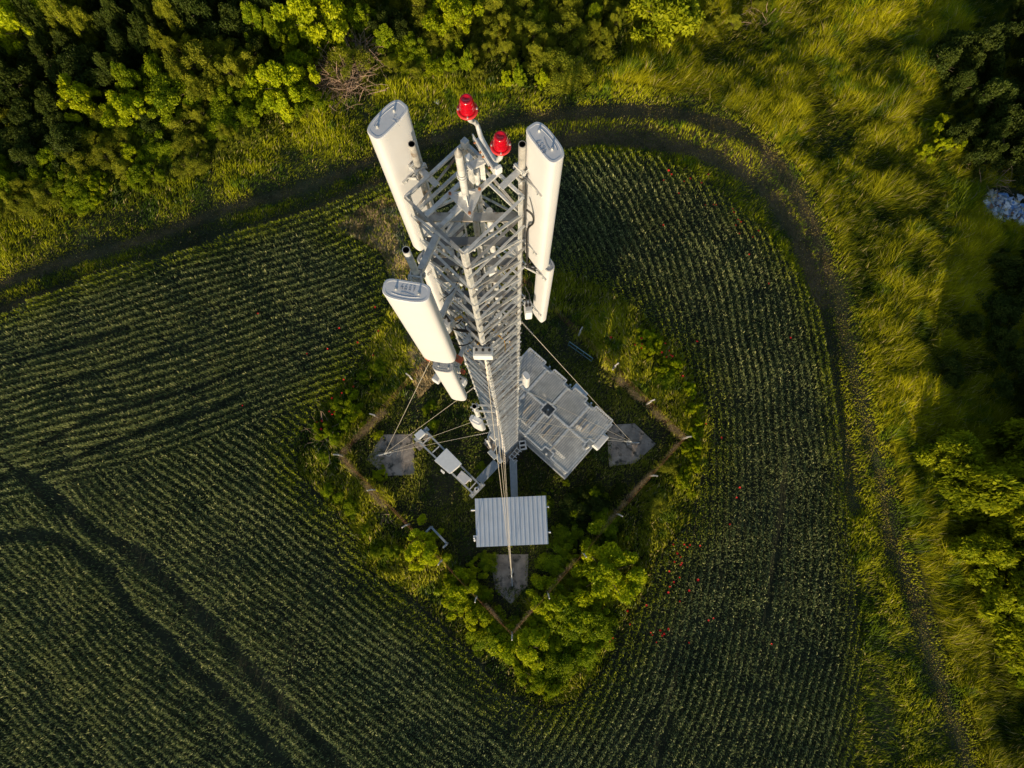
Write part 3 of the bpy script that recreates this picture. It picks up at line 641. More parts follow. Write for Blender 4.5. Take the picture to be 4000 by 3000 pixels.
br0, br1 = Vector(G(1847,535,35.0)), Vector(G(1930,672,35.0))
bk = Asm('beacon_bracket', (br0.x, br0.y, 34.4), 'angled steel channel and bent pipe holding the two red lights', 'bracket')
dd_ = (br1-br0).normalized(); nn_ = Vector((-dd_.y, dd_.x, 0)); nn_ = nn_ if nn_.x > 0 else -nn_
bk.put(MB().frame((br0+br1)/2, dd_, nn_, (0,0,1), (br1-br0).length, .012, .13), 'back_plate', STEEL)
bk.put(MB().frame((br0+br1)/2+nn_*.05+Vector((0,0,-.055)), dd_, nn_, (0,0,1), (br1-br0).length-.02, .088, .012), 'shelf', STEEL)
bk.put(MB().beam(mid(br0, br1, .45)-nn_*.28+Vector((0,0,-.15)), mid(br0, br1, .5)+Vector((0,0,-.12)), .09, .03), 'stand_off', STEEL)
bk.put(MB().beam(mid(br0,br1,.45)-nn_*.02+Vector((0,0,-.62)), mid(br0,br1,.45)-nn_*.02+Vector((0,0,-.1)), .06, .06), 'upright', STEEL)
bk.put(MB().box(tuple(br1+nn_*.05+Vector((0,0,.0))), (.05,.08,.12), math.atan2(dd_.y, dd_.x)), 'terminal_box', CABW, .01)
B1, B2 = Vector(W(1826,430,6.75)), Vector(W(1956,570,6.9))
pp = [B1+Vector((0,0,-.02)), B1+Vector((.005,-.01,-.16)), br0+nn_*.07+Vector((-.01,.06,.12)), br0+nn_*.06+dd_*.08+Vector((0,0,.045)), mid(br0,br1,.5)+nn_*.06+Vector((0,0,.035)), mid(br0,br1,.85)+nn_*.07+Vector((0,0,.05)), B2+Vector((0,0,-.22)), B2+Vector((0,0,-.02))]
pts = []
for i in range(len(pp)-1):
    for t in np.linspace(0, 1, 5)[:-1]: pts.append(pp[i]*(1-t)+pp[i+1]*t)
pts.append(pp[-1])
for _ in range(2): pts = [pts[0]]+[(pts[i-1]+pts[i]*2+pts[i+1])/4 for i in range(1, len(pts)-1)]+[pts[-1]]
bk.put(MB().path(pts, .026, 12), 'bent_pipe', STEEL)
b = MB()
for t in (.15, .42, .55, .85): q = mid(br0,br1,t)-nn_*.006; b.tube(q, q-nn_*.022, .014, 6)
bk.put(b, 'bolt', RUSTY)
bk.put(MB().box((OX+.03, OY+.60, ZT+.07), (.075,.075,.14), PI/4), 'terminal_box', GREYB, .008)
bk.put(MB().box((OX+.07, OY+.42, ZT+.05), (.07,.08,.12), PI/5), 'terminal_box', CABW, .008)
for q, lb in ((B1, 'red obstruction light farther from the mast head, topmost in the photo'), (B2, 'red obstruction light nearer the right antenna')):
    a_ = Asm('obstruction_light', tuple(q), lb, 'warning light'); q = tuple(q)
    prof = [(.076,.012),(.078,.035),(.075,.042),(.077,.052),(.076,.085),(.072,.092),(.074,.10),(.071,.135),(.066,.142),(.068,.150),(.062,.178),(.055,.190),(.050,.195),(.036,.197),(.033,.190),(.0,.188)]
    a_.put(MB().lathe(q, prof, 36), 'lens', RED)
    a_.put(MB().lathe(q, [(.0,-.03),(.06,-.03),(.085,-.012),(.102,-.008),(.104,.004),(.100,.012),(.080,.014),(.076,.010),(0,.010)], 36), 'base_ring', REDB)
    b = MB()
    for k in range(4): an = PI/2*k+PI/12*0+.0; b.tube((q[0]+.09*math.cos(an), q[1]+.09*math.sin(an), q[2]+.012), (q[0]+.09*math.cos(an), q[1]+.09*math.sin(an), q[2]+.026), .008, 8)
    a_.put(b, 'bolt', STEEL); a_.put(MB().tube((q[0],q[1],q[2]-.075), (q[0],q[1],q[2]-.03), .045, 16), 'socket', CABW)

# ------------------------------------------------------------------ panel antennas
def prof2(wd, dp, n=40, ex=2.9, flat=.0):
    out = []
    for k in range(n):
        a = 2*PI*k/n; c_, s_ = math.cos(a), math.sin(a); e = ex if s_ > 0 else ex+1.5
        out.append((wd/2*math.copysign(abs(c_)**(2/e), c_), dp/2*math.copysign(abs(s_)**(2/e), s_)))
    return out
DIG = {'4': [[(.7,0),(.7,1),(0,.35),(1,.35)]], '6': [[(.8,1),(.3,.75),(.05,.35),(.2,0),(.7,0),(.9,.3),(.65,.52),(.1,.4)]], '5': [[(.95,1),(.25,1),(.2,.55),(.7,.55),(.9,.25),(.55,0),(.1,.05)]], '7': [[(.05,.95),(.95,1),(.35,0)],[(.3,.5),(.8,.55)]],
       'c': [[(.9,.8),(.4,1),(.1,.5),(.4,.05),(.9,.2)]], 'i': [[(.5,.7),(.5,0)]], 'o': [[(.5,1),(.1,.6),(.4,0),(.9,.4),(.5,1)]]}
def panel(c, wv, nrm, wd, dp, z0, z1, label, name='panel_antenna', group=None, capm=CAP, text=None, tstart=None, tdir=None, th=.05, bolts=True, tilt=0.0):
    # c: centre xy ; wv: unit width direction ; nrm: unit facing direction (away from the pole)
    a_ = Asm(name, (c[0], c[1], z0), label, 'antenna', group); wv = Vector((*wv, 0)); nv = Vector((*nrm, 0)); c3 = Vector((c[0], c[1], 0))
    pr = prof2(wd, dp)
    b = MB(); rings = []
    for z, s_ in ((z0+.02,1.0), (z1-.025,1.0)):
        rings.append([c3+wv*x_*s_+nv*y_*s_+Vector((0,0,z)) for x_, y_ in pr])
    n = len(pr); b.add([v for rg in rings for v in rg], [(k, (k+1) % n, n+(k+1) % n, n+k) for k in range(n)], True)
    a_.put(b, 'radome', WHITE)
    b = MB(); lv = [(z1-.028,1.008,1.015),(z1-.008,1.008,1.015),(z1,.975,.95),(z1+.0005,.88,.80),(z1-.002,.865,.77)]
    rings = [[c3+wv*x_*s_+nv*y_*t_+Vector((0,0,z)) for x_, y_ in pr] for z, s_, t_ in lv]
    fs = [(i*n+k, i*n+(k+1) % n, (i+1)*n+(k+1) % n, (i+1)*n+k) for i in range(len(lv)-1) for k in range(n)]+[tuple((len(lv)-1)*n+k for k in range(n))]
    b.add([v for rg in rings for v in rg], fs); a_.put(b, 'end_cap', capm)
    b = MB(); rings = [[c3+wv*x_*.99+nv*y_*.99+Vector((0,0,z)) for x_, y_ in pr] for z in (z0, z0+.022)]
    b.add([v for rg in rings for v in rg], [(k, (k+1) % n, n+(k+1) % n, n+k) for k in range(n)]+[tuple(range(n-1,-1,-1))]); a_.put(b, 'end_cap', GREYB)
    b = MB()
    for k in range(7): q = c3+wv*(-.36+.12*k)*wd+Vector((0,0,z0)); b.tube(q, q-Vector((0,0,.05)), .013, 8)
    a_.put(b, 'connector', STEEL2)
    if bolts:
        b = MB()
        for s_, t_ in ((-.27,.05), (.22,.0)): q = c3+wv*s_*wd+nv*t_*dp+Vector((0,0,z1-.008)); b.tube(q, q+Vector((0,0,.045)), .011, 8); b.tube(q, q+Vector((0,0,.012)), .017, 8)
        a_.put(b, 'lifting_bolt', STEEL)
        # shallow moulded rib along the front of the cap
        b = MB(); pts = [c3+wv*x_*wd+nv*(.27-.9*x_*x_)*dp+Vector((0,0,z1-.003)) for x_ in np.linspace(-.3,.3,9)]; a_.put(b.path(pts, .0045, 6), 'cap_rib', capm)
    if text:
        b = MB(); td = Vector(tdir); up = Vector((-td.y, td.x, 0)); p = Vector(tstart)
        for ch in text:
            for st in DIG[ch]: b.path([p+td*x_*th*.62+up*y_*th for x_, y_ in st], .0013, 4)
            p = p+td*th*.85
        b.path([Vector(tstart)+td*t_*th*3.2-up*th*.75+up*.006*math.sin(t_*5) for t_ in np.linspace(.1, 1, 6)], .0014, 4)
        a_.put(b, 'handwritten_number', INK if 'c' not in text else CAPG)
    return a_
def norm2(v): v = np.array(v[:2]); return v/np.linalg.norm(v)
def spec(e0, e1, z, pole, shrink=0):
    a, c_ = G(*e0, z), G(*e1, z); c = (a+c_)/2; w = norm2(c_-a); n = np.array([-w[1], w[0]])
    if np.dot(n, c[:2]-np.array(pole)) < 0: n = -n; 
    if w[0]*n[1]-w[1]*n[0] < 0: w = -w
    return c[:2], w, n
PO = [tuple(G(1608,562,34.8)[:2]), tuple(G(2040,563,34.93)[:2]), tuple(G(1586,976,34.94)[:2])]
zA = [35.17, 35.12, 34.88]
S1 = spec((1456,521),(1566,407), zA[0], PO[0]); S2 = spec((2088,496),(2177,611), zA[1], PO[1]); S3 = spec((1510,1124),(1664,1149), zA[2], PO[2])
def tpos(px, py, z, qx, qy): p = Vector(G(px, py, z)); q = Vector(G(qx, qy, z)); return p, (q-p).normalized()
p3, d3 = tpos(1562,1131,zA[2]+.0015, 1612,1140); p2, d2 = tpos(2138,596,zA[1]+.0015, 2110,547); p1, d1 = tpos(1535,460,zA[0]+.0015,1562,478)
panel(S1[0], S1[1], S1[2], .50, .225, 31.85, zA[0], 'tall white panel antenna on the left, behind its pole, facing away from the mast', text='cio', tstart=p1, tdir=d1, th=.035)
panel(S2[0], S2[1], S2[2], .50, .225, 31.65, zA[1], 'tall white panel antenna right of the mast, striped by pole shadows', text='4657', tstart=p2, tdir=d2, th=.05)
panel(S3[0], S3[1], S3[2], .50, .225, 31.62, zA[2], 'tall white panel antenna in front of the mast at lower left, number on its cap', text='4657', tstart=p3, tdir=d3, th=.05)
def low(S, off, z0, z1, lab, wd=.32):
    c = S[0]+S[2]*off[1]+S[1]*off[0]; return panel(c, S[1], S[2], wd, .17, z0, z1, lab, capm=CAPG)
c_l3 = G(1730,1432,31.3)[:2]-S3[0]; c_l2 = G(2134,1022,31.5)[:2]-S2[0]; c_l1 = G(1665,1000,31.5)[:2]-S1[0]
low(S1, (np.dot(c_l1,S1[1]), np.dot(c_l1,S1[2])), 28.7, 31.55, 'narrow white panel antenna hanging below the left antenna, half hidden by the mast')
low(S2, (np.dot(c_l2,S2[1]), np.dot(c_l2,S2[2])), 28.35, 31.5, 'narrow white panel antenna hanging below the right antenna')
low(S3, (np.dot(c_l3,S3[1]), np.dot(c_l3,S3[2])), 28.2, 31.3, 'narrow white panel antenna with a speckled cap, below the lower left antenna')
# mounting poles
PLAB = ['open-ended mounting pole behind the left antenna', 'open-ended mounting pole beside the right antenna, ringed by shadows', 'open-ended mounting pole above the lower left antenna']
for i, (px_, py_) in enumerate(PO):
    S = (S1, S2, S3)[i]; zt_ = (34.8, 34.93, 34.94)[i]; zb = (28.3, 28.0, 27.9)[i]; p = Vector((px_, py_, 0))
    a_ = Asm('mounting_pole', (px_, py_, zb), PLAB[i], 'pole', 'antenna mounting poles')
    b = MB().tube((px_,py_,zb), (px_,py_,zt_), .042, 20, cap=False)
    vs = []; n = 20
    for r_, z_ in ((.042, zt_), (.035, zt_), (.035, zt_-.3)): vs += [(px_+r_*math.cos(2*PI*k/n), py_+r_*math.sin(2*PI*k/n), z_) for k in range(n)]
    b.add(vs[:2*n], [(k, (k+1) % n, n+(k+1) % n, n+k) for k in range(n)]); a_.put(b, 'pipe', STEEL2 if i != 2 else STEEL)
    b = MB(); b.add(vs[n:], [(k, n+k, n+(k+1) % n, (k+1) % n) for k in range(n)]+[tuple(range(n, 2*n))]); a_.put(b, 'bore', HOLE)
    fa, fb = [(0,3),(3,2),(0,1)][i]
    for za in (zt_-.55, 31.9, 29.2):
        if i == 2: za = (za-.3 if za > 34 else za) if za > 30 else 28.7
        A_, B_ = cor(fa, za), cor(fb, za); t = np.clip((p-A_).xy.dot((B_-A_).xy)/(B_-A_).xy.length_squared, .22, .78) if i != 2 else .5
        q = A_+(B_-A_)*float(t); pa = Vector((px_, py_, za)); d = (q-pa).normalized()
        a_.put(MB().angle(pa+d*.05, q+d*.10, .075, .009, flip=1 if i else -1), 'arm', STEEL)
        b = MB(); b.frame(pa+d*.035, d, Vector((-d.y, d.x, 0)), (0,0,1), .03, .17, .08); b.frame(pa-d*.058, d, Vector((-d.y, d.x, 0)), (0,0,1), .022, .17, .08)
        for s_ in (-.07,.07):
            for zz2 in (-.022,.022): q0 = pa+Vector((-d.y, d.x, 0))*s_+Vector((0,0,zz2)); b.tube(q0-d*.09, q0+d*.07, .008, 6)
        a_.put(b, 'clamp', STEEL)
    # brackets between pole and antennas
    for zc, cc_, dep in ((zt_-.75, S[0], .225), (32.2, S[0], .225), (31.1, None, .17), (28.9, None, .17)):
        if cc_ is None: cc_ = (S1[0]+c_l1, S2[0]+c_l2, S3[0]+c_l3)[i]
        back = Vector((*(cc_-S[2]*(dep/2+.012)), zc)); wv = Vector((*S[1], 0)); nv = Vector((*S[2], 0)); pa = Vector((px_, py_, zc))
        b = MB().frame(back, wv, nv, (0,0,1), .30, .02, .05)
        for s_ in (-.06, .06): b.beam(pa+wv*s_, back+wv*s_, .012, .06)
        b.frame(pa+nv*.05, wv, nv, (0,0,1), .15, .018, .07); b.frame(pa-nv*.055, wv, nv, (0,0,1), .15, .018, .06)
        for s_ in (-.1, .1): b.tube(back+wv*s_-nv*.03, back+wv*s_+nv*.0, .012, 6)
        for s_ in (-.065, .065): b.tube(pa+wv*s_-nv*.09, pa+wv*s_+nv*.09, .007, 6)
        a_.put(b, 'bracket', STEEL)

# ------------------------------------------------------------------ radio units and cables
def unit(name, c, size, rz, label, m=CABW, glands=0, cat='radio unit', fins=True):
    a_ = Asm(name, tuple(c), label, cat); c = Vector(tuple(c)); ux = Vector((math.cos(rz), math.sin(rz), 0)); uy = Vector((-math.sin(rz), math.cos(rz), 0))
    a_.put(MB().box(c, size, rz), 'housing', m, min(.02, min(size)*.15))
    b = MB(); b.frame(c+Vector((0,0,size[2]/2+.006)), ux, uy, (0,0,1), size[0]*.82, size[1]*.62, .012); a_.put(b, 'lid', GREYB, .004)
    if fins:
        b = MB()
        for k in range(9): b.frame(c+ux*(-.42+.105*k)*size[0]+uy*(size[1]/2+.014), ux, uy, (0,0,1), .006, .028, size[2]*.85)
        a_.put(b, 'cooling_fins', GREYB)
    for k in range(glands):
        q = c+ux*((k+.5)/glands-.5)*size[0]*1.2*.8+uy*size[1]*.12+Vector((0,0,size[2]/2)); b = MB(); b.tube(q, q+Vector((0,0,.05)), .026, 10); b.tube(q+Vector((0,0,.05)), q+Vector((0,0,.10)), .018, 10)
        a_.put(b, 'cable_gland', BLACK)
    return a_
unit('radio_unit', W(1888,1380,12.9), (.36,.19,.30), math.radians(-3), 'white radio box with black plugs strapped in front of the near mast leg', glands=3)
unit('radio_unit', W(2063,1212,12.9), (.13,.24,.42), math.radians(4), 'slim white radio box between the right mast leg and the lower right antenna', glands=2)
unit('radio_unit', W(1738,1258,12.2), (.30,.20,.40), math.radians(-38), 'grey-white radio box behind the lower left antenna', m=GREYB, glands=3)
unit('radio_unit', W(1765,905,10.6), (.30,.16,.44), math.radians(40), 'pale radio box inside the mast behind the left leg', m=CABW, glands=2)
unit('radio_unit', W(1707,1480,13.0), (.14,.14,.20), math.radians(-35), 'small white box left of the speckled-cap antenna', fins=False)
unit('radio_unit', W(1800,1490,14.6), (.22,.14,.40), math.radians(-30), 'white box right of the speckled-cap antenna, above a guy grip', glands=1)
for px_, py_, w_, sz, lb in ((1786,1400,12.4,(.20,.10,.16),'orange-red bracket plate directly below the tall lower left antenna'), (1672,1401,12.6,(.10,.06,.06),'orange-red bracket end left of the speckled cap'), (1808,1452,13.4,(.08,.07,.16),'small orange-red clamp right of the speckled-cap antenna')):
    q = W(px_, py_, w_); a_ = Asm('primer_bracket', tuple(q), lb, 'bracket'); a_.put(MB().box(q, sz, math.radians(-30)), 'plate', ORNG, .006); a_.put(MB().box(q+np.array([0,0,sz[2]/2+.01]), (sz[0]*.4, sz[1]*.5, .02), math.radians(-30)), 'bolt', RUSTY)
def cable(pts, r, m, label, group='loose cables', nm='cable'):
    P_ = [Vector(tuple(W(*p))) for p in pts]; out = []
    for i in range(len(P_)-1):
        p0, p1_, p2_, p3_ = P_[max(i-1,0)], P_[i], P_[i+1], P_[min(i+2,len(P_)-1)]
        for t in np.linspace(0, 1, 7)[:-1]:
            out.append(.5*((2*p1_)+(p2_-p0)*t+(2*p0-5*p1_+4*p2_-p3_)*t*t+(3*p1_-p0-3*p2_+p3_)*t**3))
    out.append(P_[-1]); o = MB().path(out, r, 7).build(nm, m, origin=tuple(out[0])); tag(o, label, 'cable', group)
cable([(1718,1229,12),(1740,1232,12),(1752,1250,12),(1752,1272,12.2),(1770,1285,12.4),(1820,1290,12.6),(1868,1300,12.8),(1884,1318,12.9)], .017, BLACK, 'thick black cable looping from behind the lower left antenna to the near leg')
cable([(1750,1278,12.2),(1800,1294,12.5),(1850,1300,12.7),(1905,1330,12.9),(1912,1352,12.9)], .015, BLACK, 'black cable running to the right plug of the near-leg radio box')
cable([(1760,1330,12.8),(1800,1350,12.9),(1845,1335,12.8),(1868,1302,12.7)], .013, BLACK, 'black cable sagging in a wide arc left of the near-leg radio box')
cable([(1755,1300,12.4),(1762,1340,12.8),(1778,1370,13.2),(1776,1400,13.4)], .013, BLACK, 'black cable hanging down behind the lower left antenna')
cable([(1748,1275,12.2),(1772,1250,12.1),(1800,1236,12.0),(1828,1248,12.2),(1858,1285,12.6)], .012, YEL, 'yellow cable arching over the gap left of the near leg')
cable([(1752,1278,12.3),(1780,1252,12.2),(1806,1240,12.1),(1838,1262,12.3),(1864,1292,12.7)], .009, YEL, 'thin yellow cable lying under the other yellow one')
cable([(1768,1266,12.4),(1790,1262,12.5),(1806,1240,12.4),(1800,1225,12.3)], .014, BLACK, 'short black cable curl under the yellow cables')
cable([(2058,820,8.7),(2080,840,9),(2083,870,9.3),(2060,900,9.6),(2058,980,10.3),(2062,1035,10.9),(2100,1035,11.0),(2128,1025,10.8)], .014, BLACK, 'black cable looping beside the right leg to the foot of the right antenna')
cable([(2060,1040,11),(2085,1050,11.1),(2112,1035,10.9),(2120,1018,10.7)], .014, BLACK, 'black cable curling under the foot of the right antenna')
cable([(2056,1045,11),(2076,1020,10.9),(2095,1008,10.8),(2105,1014,10.7)], .016, BLACK, 'short thick black cable between right leg and right antenna foot')
cable([(2050,1120,12),(2066,1150,12.3),(2070,1180,12.6),(2072,1200,12.8)], .010, BLACK, 'thin black cable dropping to the slim right radio box')
cable([(2050,1150,12.3),(2056,1180,12.5),(2060,1196,12.7)], .009, BLACK, 'thinner black cable left of the slim right radio box')

# ------------------------------------------------------------------ pole, antennas lower on the mast
q = G(1853,1587,21.3)
a_ = Asm('lower_pole', (q[0],q[1],15), 'thick open grey pipe clamped out on the left side half way down the mast', 'pole')
b = MB().tube((q[0],q[1],15), (q[0],q[1],21.3), .078, 20, cap=False); n = 20; vs = []
for r_, z_ in ((.078,21.3),(.066,21.3),(.066,20.8)): vs += [(q[0]+r_*math.cos(2*PI*k/n), q[1]+r_*math.sin(2*PI*k/n), z_) for k in range(n)]
b.add(vs[:2*n], [(k, (k+1) % n, n+(k+1) % n, n+k) for k in range(n)]); a_.put(b, 'pipe', STEEL)
b = MB(); b.add(vs[n:], [(k, n+k, n+(k+1) % n, (k+1) % n) for k in range(n)]+[tuple(range(n,2*n))]); a_.put(b, 'bore', HOLE)
for z_ in (20.9, 17.3):
    for s_ in (-.09, .09):
        nl = cor(1, z_); a_.put(MB().beam((q[0], q[1]+s_, z_), (nl.x-.03, q[1]+s_-.04, z_), .05, .06), 'arm', STEEL)
b = MB()
for k in range(6): an = PI/3*k; b.box((q[0]+.10*math.cos(an), q[1]+.10*math.sin(an), 21.12), (.07,.05,.08), an)
a_.put(b, 'clamp', BLUEST, .01)
c = G(1858,1640,19.2)[:2]
a_ = panel(c, norm2((.86,-.5)), norm2((-.5,-.86)), .44, .24, 17.2, 19.1, 'short boxy white antenna hanging from the thick left pipe', name='box_antenna', capm=CAP, bolts=False)
a_.put(MB().box((c[0]+.03, c[1]+.02, 19.15), (.24,.15,.14), math.radians(-30)), 'junction_box', CABW, .01)
a_.put(MB().beam((c[0]+.02,c[1]+.12,18.8), (q[0],q[1],18.8), .09, .08), 'bracket', STEEL)
c = W(2057,1466,20.0)
a_ = panel(c[:2], norm2((.55,-.83)), norm2((.83,.55)), .24, .15, c[2]-1.55, c[2], 'small white panel antenna fixed beside the right leg above the mesh roof', name='small_antenna', capm=CAP, bolts=False)
for z_ in (c[2]-.3, c[2]-1.2): e_ = cor(2, z_); a_.put(MB().beam((c[0],c[1],z_), tuple(e_), .05, .05), 'bracket', STEEL)
c = W(1902,1716,34.0)
a_ = Asm('stub_pole', (c[0],c[1],3), 'thin open pipe with clamps low on the left side of the mast', 'pole')
b = MB().tube((c[0],c[1],3), tuple(c), .055, 16, cap=False); a_.put(b, 'pipe', STEEL); a_.put(MB().tube((c[0],c[1],c[2]-.12), (c[0],c[1],c[2]-.1), .054, 16), 'bore', HOLE)
b = MB()
for z_ in (c[2]-.15, c[2]-1.2): b.box((c[0],c[1],z_), (.2,.12,.08), .5); b.beam((c[0],c[1],z_), tuple(cor(0,z_)), .05, .05)
a_.put(b, 'clamp', STEEL)
for px_, py_, w_, sz, rz_, lb, m_ in ((1924,1775,36,(.52,.24,.10),-50,'flat grey-blue plate antenna low on the mast, the left one of two', BLUEST), (1949,1792,37,(.46,.22,.10),-56,'flat grey-blue plate antenna low on the mast, the right one of two', BLUEST), (1929,1705,35,(.36,.30,.42),-48,'brownish grey box wedged at the left foot of the mast', GREYB)):
    q = W(px_,py_,w_); a_ = Asm('plate_antenna' if sz[2] < .2 else 'equipment_box', tuple(q), lb, 'antenna' if sz[2] < .2 else 'box')
    a_.put(MB().box(q, sz, math.radians(rz_)), 'housing', m_, .02); a_.put(MB().box(q+np.array([0,0,-.06]), (sz[0]*1.02, sz[1]*1.04, sz[2]*.5), math.radians(rz_)), 'rim', CABW, .01)
    qq = Vector(tuple(q)); t_ = cor(0, qq.z)*.4+cor(1, qq.z)*.6; a_.put(MB().beam(tuple(qq), tuple(t_), .06, .06), 'bracket', STEEL)

# ------------------------------------------------------------------ guys and anchors
ANCH = [(0, (1488,1776), 'left'), (1, (2000,2268), 'southern'), (2, (2482,1729), 'right')]
ordn = ['topmost', 'second highest', 'third highest', 'lowest']
for leg, apx, nm_ in ANCH:
    base = Vector(tuple(G(*apx, .35))); inward = Vector((OX-base.x, OY-base.y, 0)).normalized()
    a_ = Asm('guy_anchor', (base.x, base.y, .1), f'steel anchor with turnbuckles on the {nm_} concrete slab', 'anchor')
    a_.put(MB().tube((base.x-inward.x*.35, base.y-inward.y*.35, .05), tuple(base+inward*.25+Vector((0,0,.1))), .03, 10), 'anchor_rod', STEEL)
    a_.put(MB().frame(base+inward*.1+Vector((0,0,.08)), inward, Vector((-inward.y, inward.x, 0)), (0,0,1), .5, .03, .22), 'fan_plate', BLUEST)
    a_.put(MB().box((base.x, base.y, .14), (.34,.26,.1), math.atan2(inward.y, inward.x)), 'footing', CONC)
    b = MB(); b.path([base+inward*.3+Vector((0,0,.1)), base+inward*.45+Vector((.1,.12,.0)), base+inward*.6+Vector((.12,.1,-.1)), base+inward*.45+Vector((.0,-.12,-.15)), base+inward*.25+Vector((0,-.05,-.1))], .012, 5)
    a_.put(b, 'safety_loop', CABW)
    for i, z in enumerate((28.7, 20.7, 13.0, 6.8)):
        top = cor(leg, z, .03); bt = base+inward*(.22-.04*i)+Vector((0,0,.12+.03*i)); d = (bt-top).normalized(); L = (bt-top).length
        g_ = Asm('guy_wire', tuple(bt), f'{ordn[i]} guy wire running from the mast to the {nm_} slab', 'guy wire', 'guy wires')
        g_.put(MB().tube(top+d*1.1, bt-d*.9, .0075, 6), 'strand', WIRE)
        b = MB(); pt = []
        for k in range(15):
            a = top+d*(.05+.075*k); s_ = Vector((0,0,1)).cross(d)*.012*(1 if k % 2 else -1); b.frame(a+s_, d, d.cross(Vector((0,0,1))).normalized(), (0,0,1), .055, .024 if k % 3 else .04, .02)
        g_.put(b, 'chain', mat('chain_rust', (0.66,0.60,0.54), .7, .1, var=.3, vscale=12))
        b = MB(); b.tube(bt-d*.9, bt-d*.55, .022, 8); b.tube(bt-d*.55, bt-d*.2, .03, 8, .03); b.tube(bt-d*.2, bt, .02, 8); g_.put(b, 'turnbuckle', STEEL)
SL = [([(1495,1697),(1618,1695),(1620,1855),(1505,1860),(1432,1792)], 'pale weathered concrete slab with vines, left of the mast', .10), ([(2370,1660),(2480,1654),(2563,1735),(2480,1810),(2380,1822)], 'dark five-sided concrete slab right of the mesh-roofed platform', .12),
      ([(1912,2165),(2065,2165),(2060,2288),(1997,2362),(1935,2306)], 'dark mossy concrete slab below the corrugated shed', .08)]
for pl_, lb, z_ in SL:
    g_ = GP(pl_, z_); o = MB().prism([tuple(p) for p in g_[::-1]], -.05, z_).build('concrete_slab', CONC, bevel=.015); tag(o, lb, 'slab')

# ------------------------------------------------------------------ mesh-roofed equipment platform
ZR = 2.6; pA, pB, pC, pD = [Vector(tuple(G(*p, ZR))) for p in ((2070,1358),(2396,1643),(2214,1848),(1889,1562))]
pD = pA+(pC-pB); U = (pB-pA); LU = U.length; U.normalize(); Vv = (pD-pA); LV_ = Vv.length; Vv.normalize(); Vv = (Vv-U*Vv.dot(U)).normalized()
pf = Asm('equipment_platform', ((pA+pC).x/2, (pA+pC).y/2, 0), 'long steel platform with a grating roof in eight framed panels, right of the mast', 'platform')
def pt(u, v, z): q = pA+U*u+Vv*v; return Vector((q.x, q.y, z))
du, dv_ = LU/4, LV_/2; NT = .30
notch = {(1,0),(2,0),(3,0),(2,1),(3,2),(4,1),(1,2)}
GR = mat('grating', (0.60,0.57,0.52), .6, .2, var=.25, vscale=3)
for i in range(4):
    for j in range(2):
        u0, u1, v0, v1 = i*du+.02, (i+1)*du-.02, j*dv_+.02, (j+1)*dv_-.02
        cs = [(u0,v0,(i,j),1,1),(u1,v0,(i+1,j),-1,1),(u1,v1,(i+1,j+1),-1,-1),(u0,v1,(i,j+1),1,-1)]; poly = []
        for k, (uu, vv, node, su, sv) in enumerate(cs):
            if node in notch:
                a1_, b1_ = (uu+su*NT, vv), (uu+su*NT, vv+sv*NT); c1_ = (uu, vv+sv*NT)
                poly += [c1_, b1_, a1_] if k % 2 == 0 else [a1_, b1_, c1_]
            else: poly.append((uu, vv))
        b = MB()
        for k in range(len(poly)):
            a, c_ = poly[k], poly[(k+1) % len(poly)]; d = Vector((c_[0]-a[0], c_[1]-a[1], 0)).normalized()*.0
            b.beam(pt(*a, ZR), pt(*c_, ZR), .075, .06+.0004*k)
        fr_ = pf.put(b, 'panel_frame', STEEL)
        # grating bars clipped to the notched outline
        P2 = np.array(poly); b = MB()
        def clip(fix, horiz):
            lo, hi = (u0, u1) if horiz else (v0, v1); xs_ = []
            for k in range(len(P2)):
                a, c_ = P2[k], P2[(k+1) % len(P2)]; o_, w_ = (1, 0) if horiz else (0, 1)
                if (a[o_] > fix) != (c_[o_] > fix): xs_.append(a[w_]+(fix-a[o_])/(c_[o_]-a[o_])*(c_[w_]-a[w_]))
            return sorted(xs_)
        for vv in np.arange(v0+.04, v1, .045):
            x_ = clip(vv, True)
            if len(x_) == 2: b.beam(pt(x_[0], vv, ZR-.016), pt(x_[1], vv, ZR-.016), .016, .010)
        for uu in np.arange(u0+.07, u1, .118):
            x_ = clip(uu, False)
            if len(x_) == 2: b.beam(pt(uu, x_[0], ZR-.003), pt(uu, x_[1], ZR-.003), .052, .016)
        pf.put(b, 'grating', GR)
b = MB()
for i in range(5):
    for j in range(3):
        b.beam(pt(min(max(i*du,.06),LU-.06), min(max(j*dv_,.06),LV_-.06), .0), pt(min(max(i*du,.06),LU-.06), min(max(j*dv_,.06),LV_-.06), ZR-.06), .09, .09)
pf.put(b, 'posts', STEEL)
pf.put(MB().prism([tuple(pt(*p, 0).xy) for p in ((-.12,-.1),(-.12,LV_+.12),(LU+.12,LV_+.12),(LU+.12,-.1))], .42, .47), 'deck', BLUEST)
b = MB()
for v in (-.14, LV_+.16): b.beam(pt(-.12, v, .42), pt(LU+.12, v, .42), .07, .14)
for u in (-.16, LU+.16): b.beam(pt(u, -.18, .41), pt(u, LV_+.2, .41), .07, .14)
for v in (.0, LV_): b.beam(pt(0, v, 1.5), pt(LU, v, 1.5), .045, .05)
pf.put(b, 'base_frame', STEEL)
STREAK = mat('sunlit_streak_tone', (.62,.50,.36), .55, .1, var=.2)  # sunlit streaks on the trays put into warm-coloured strips over the grating
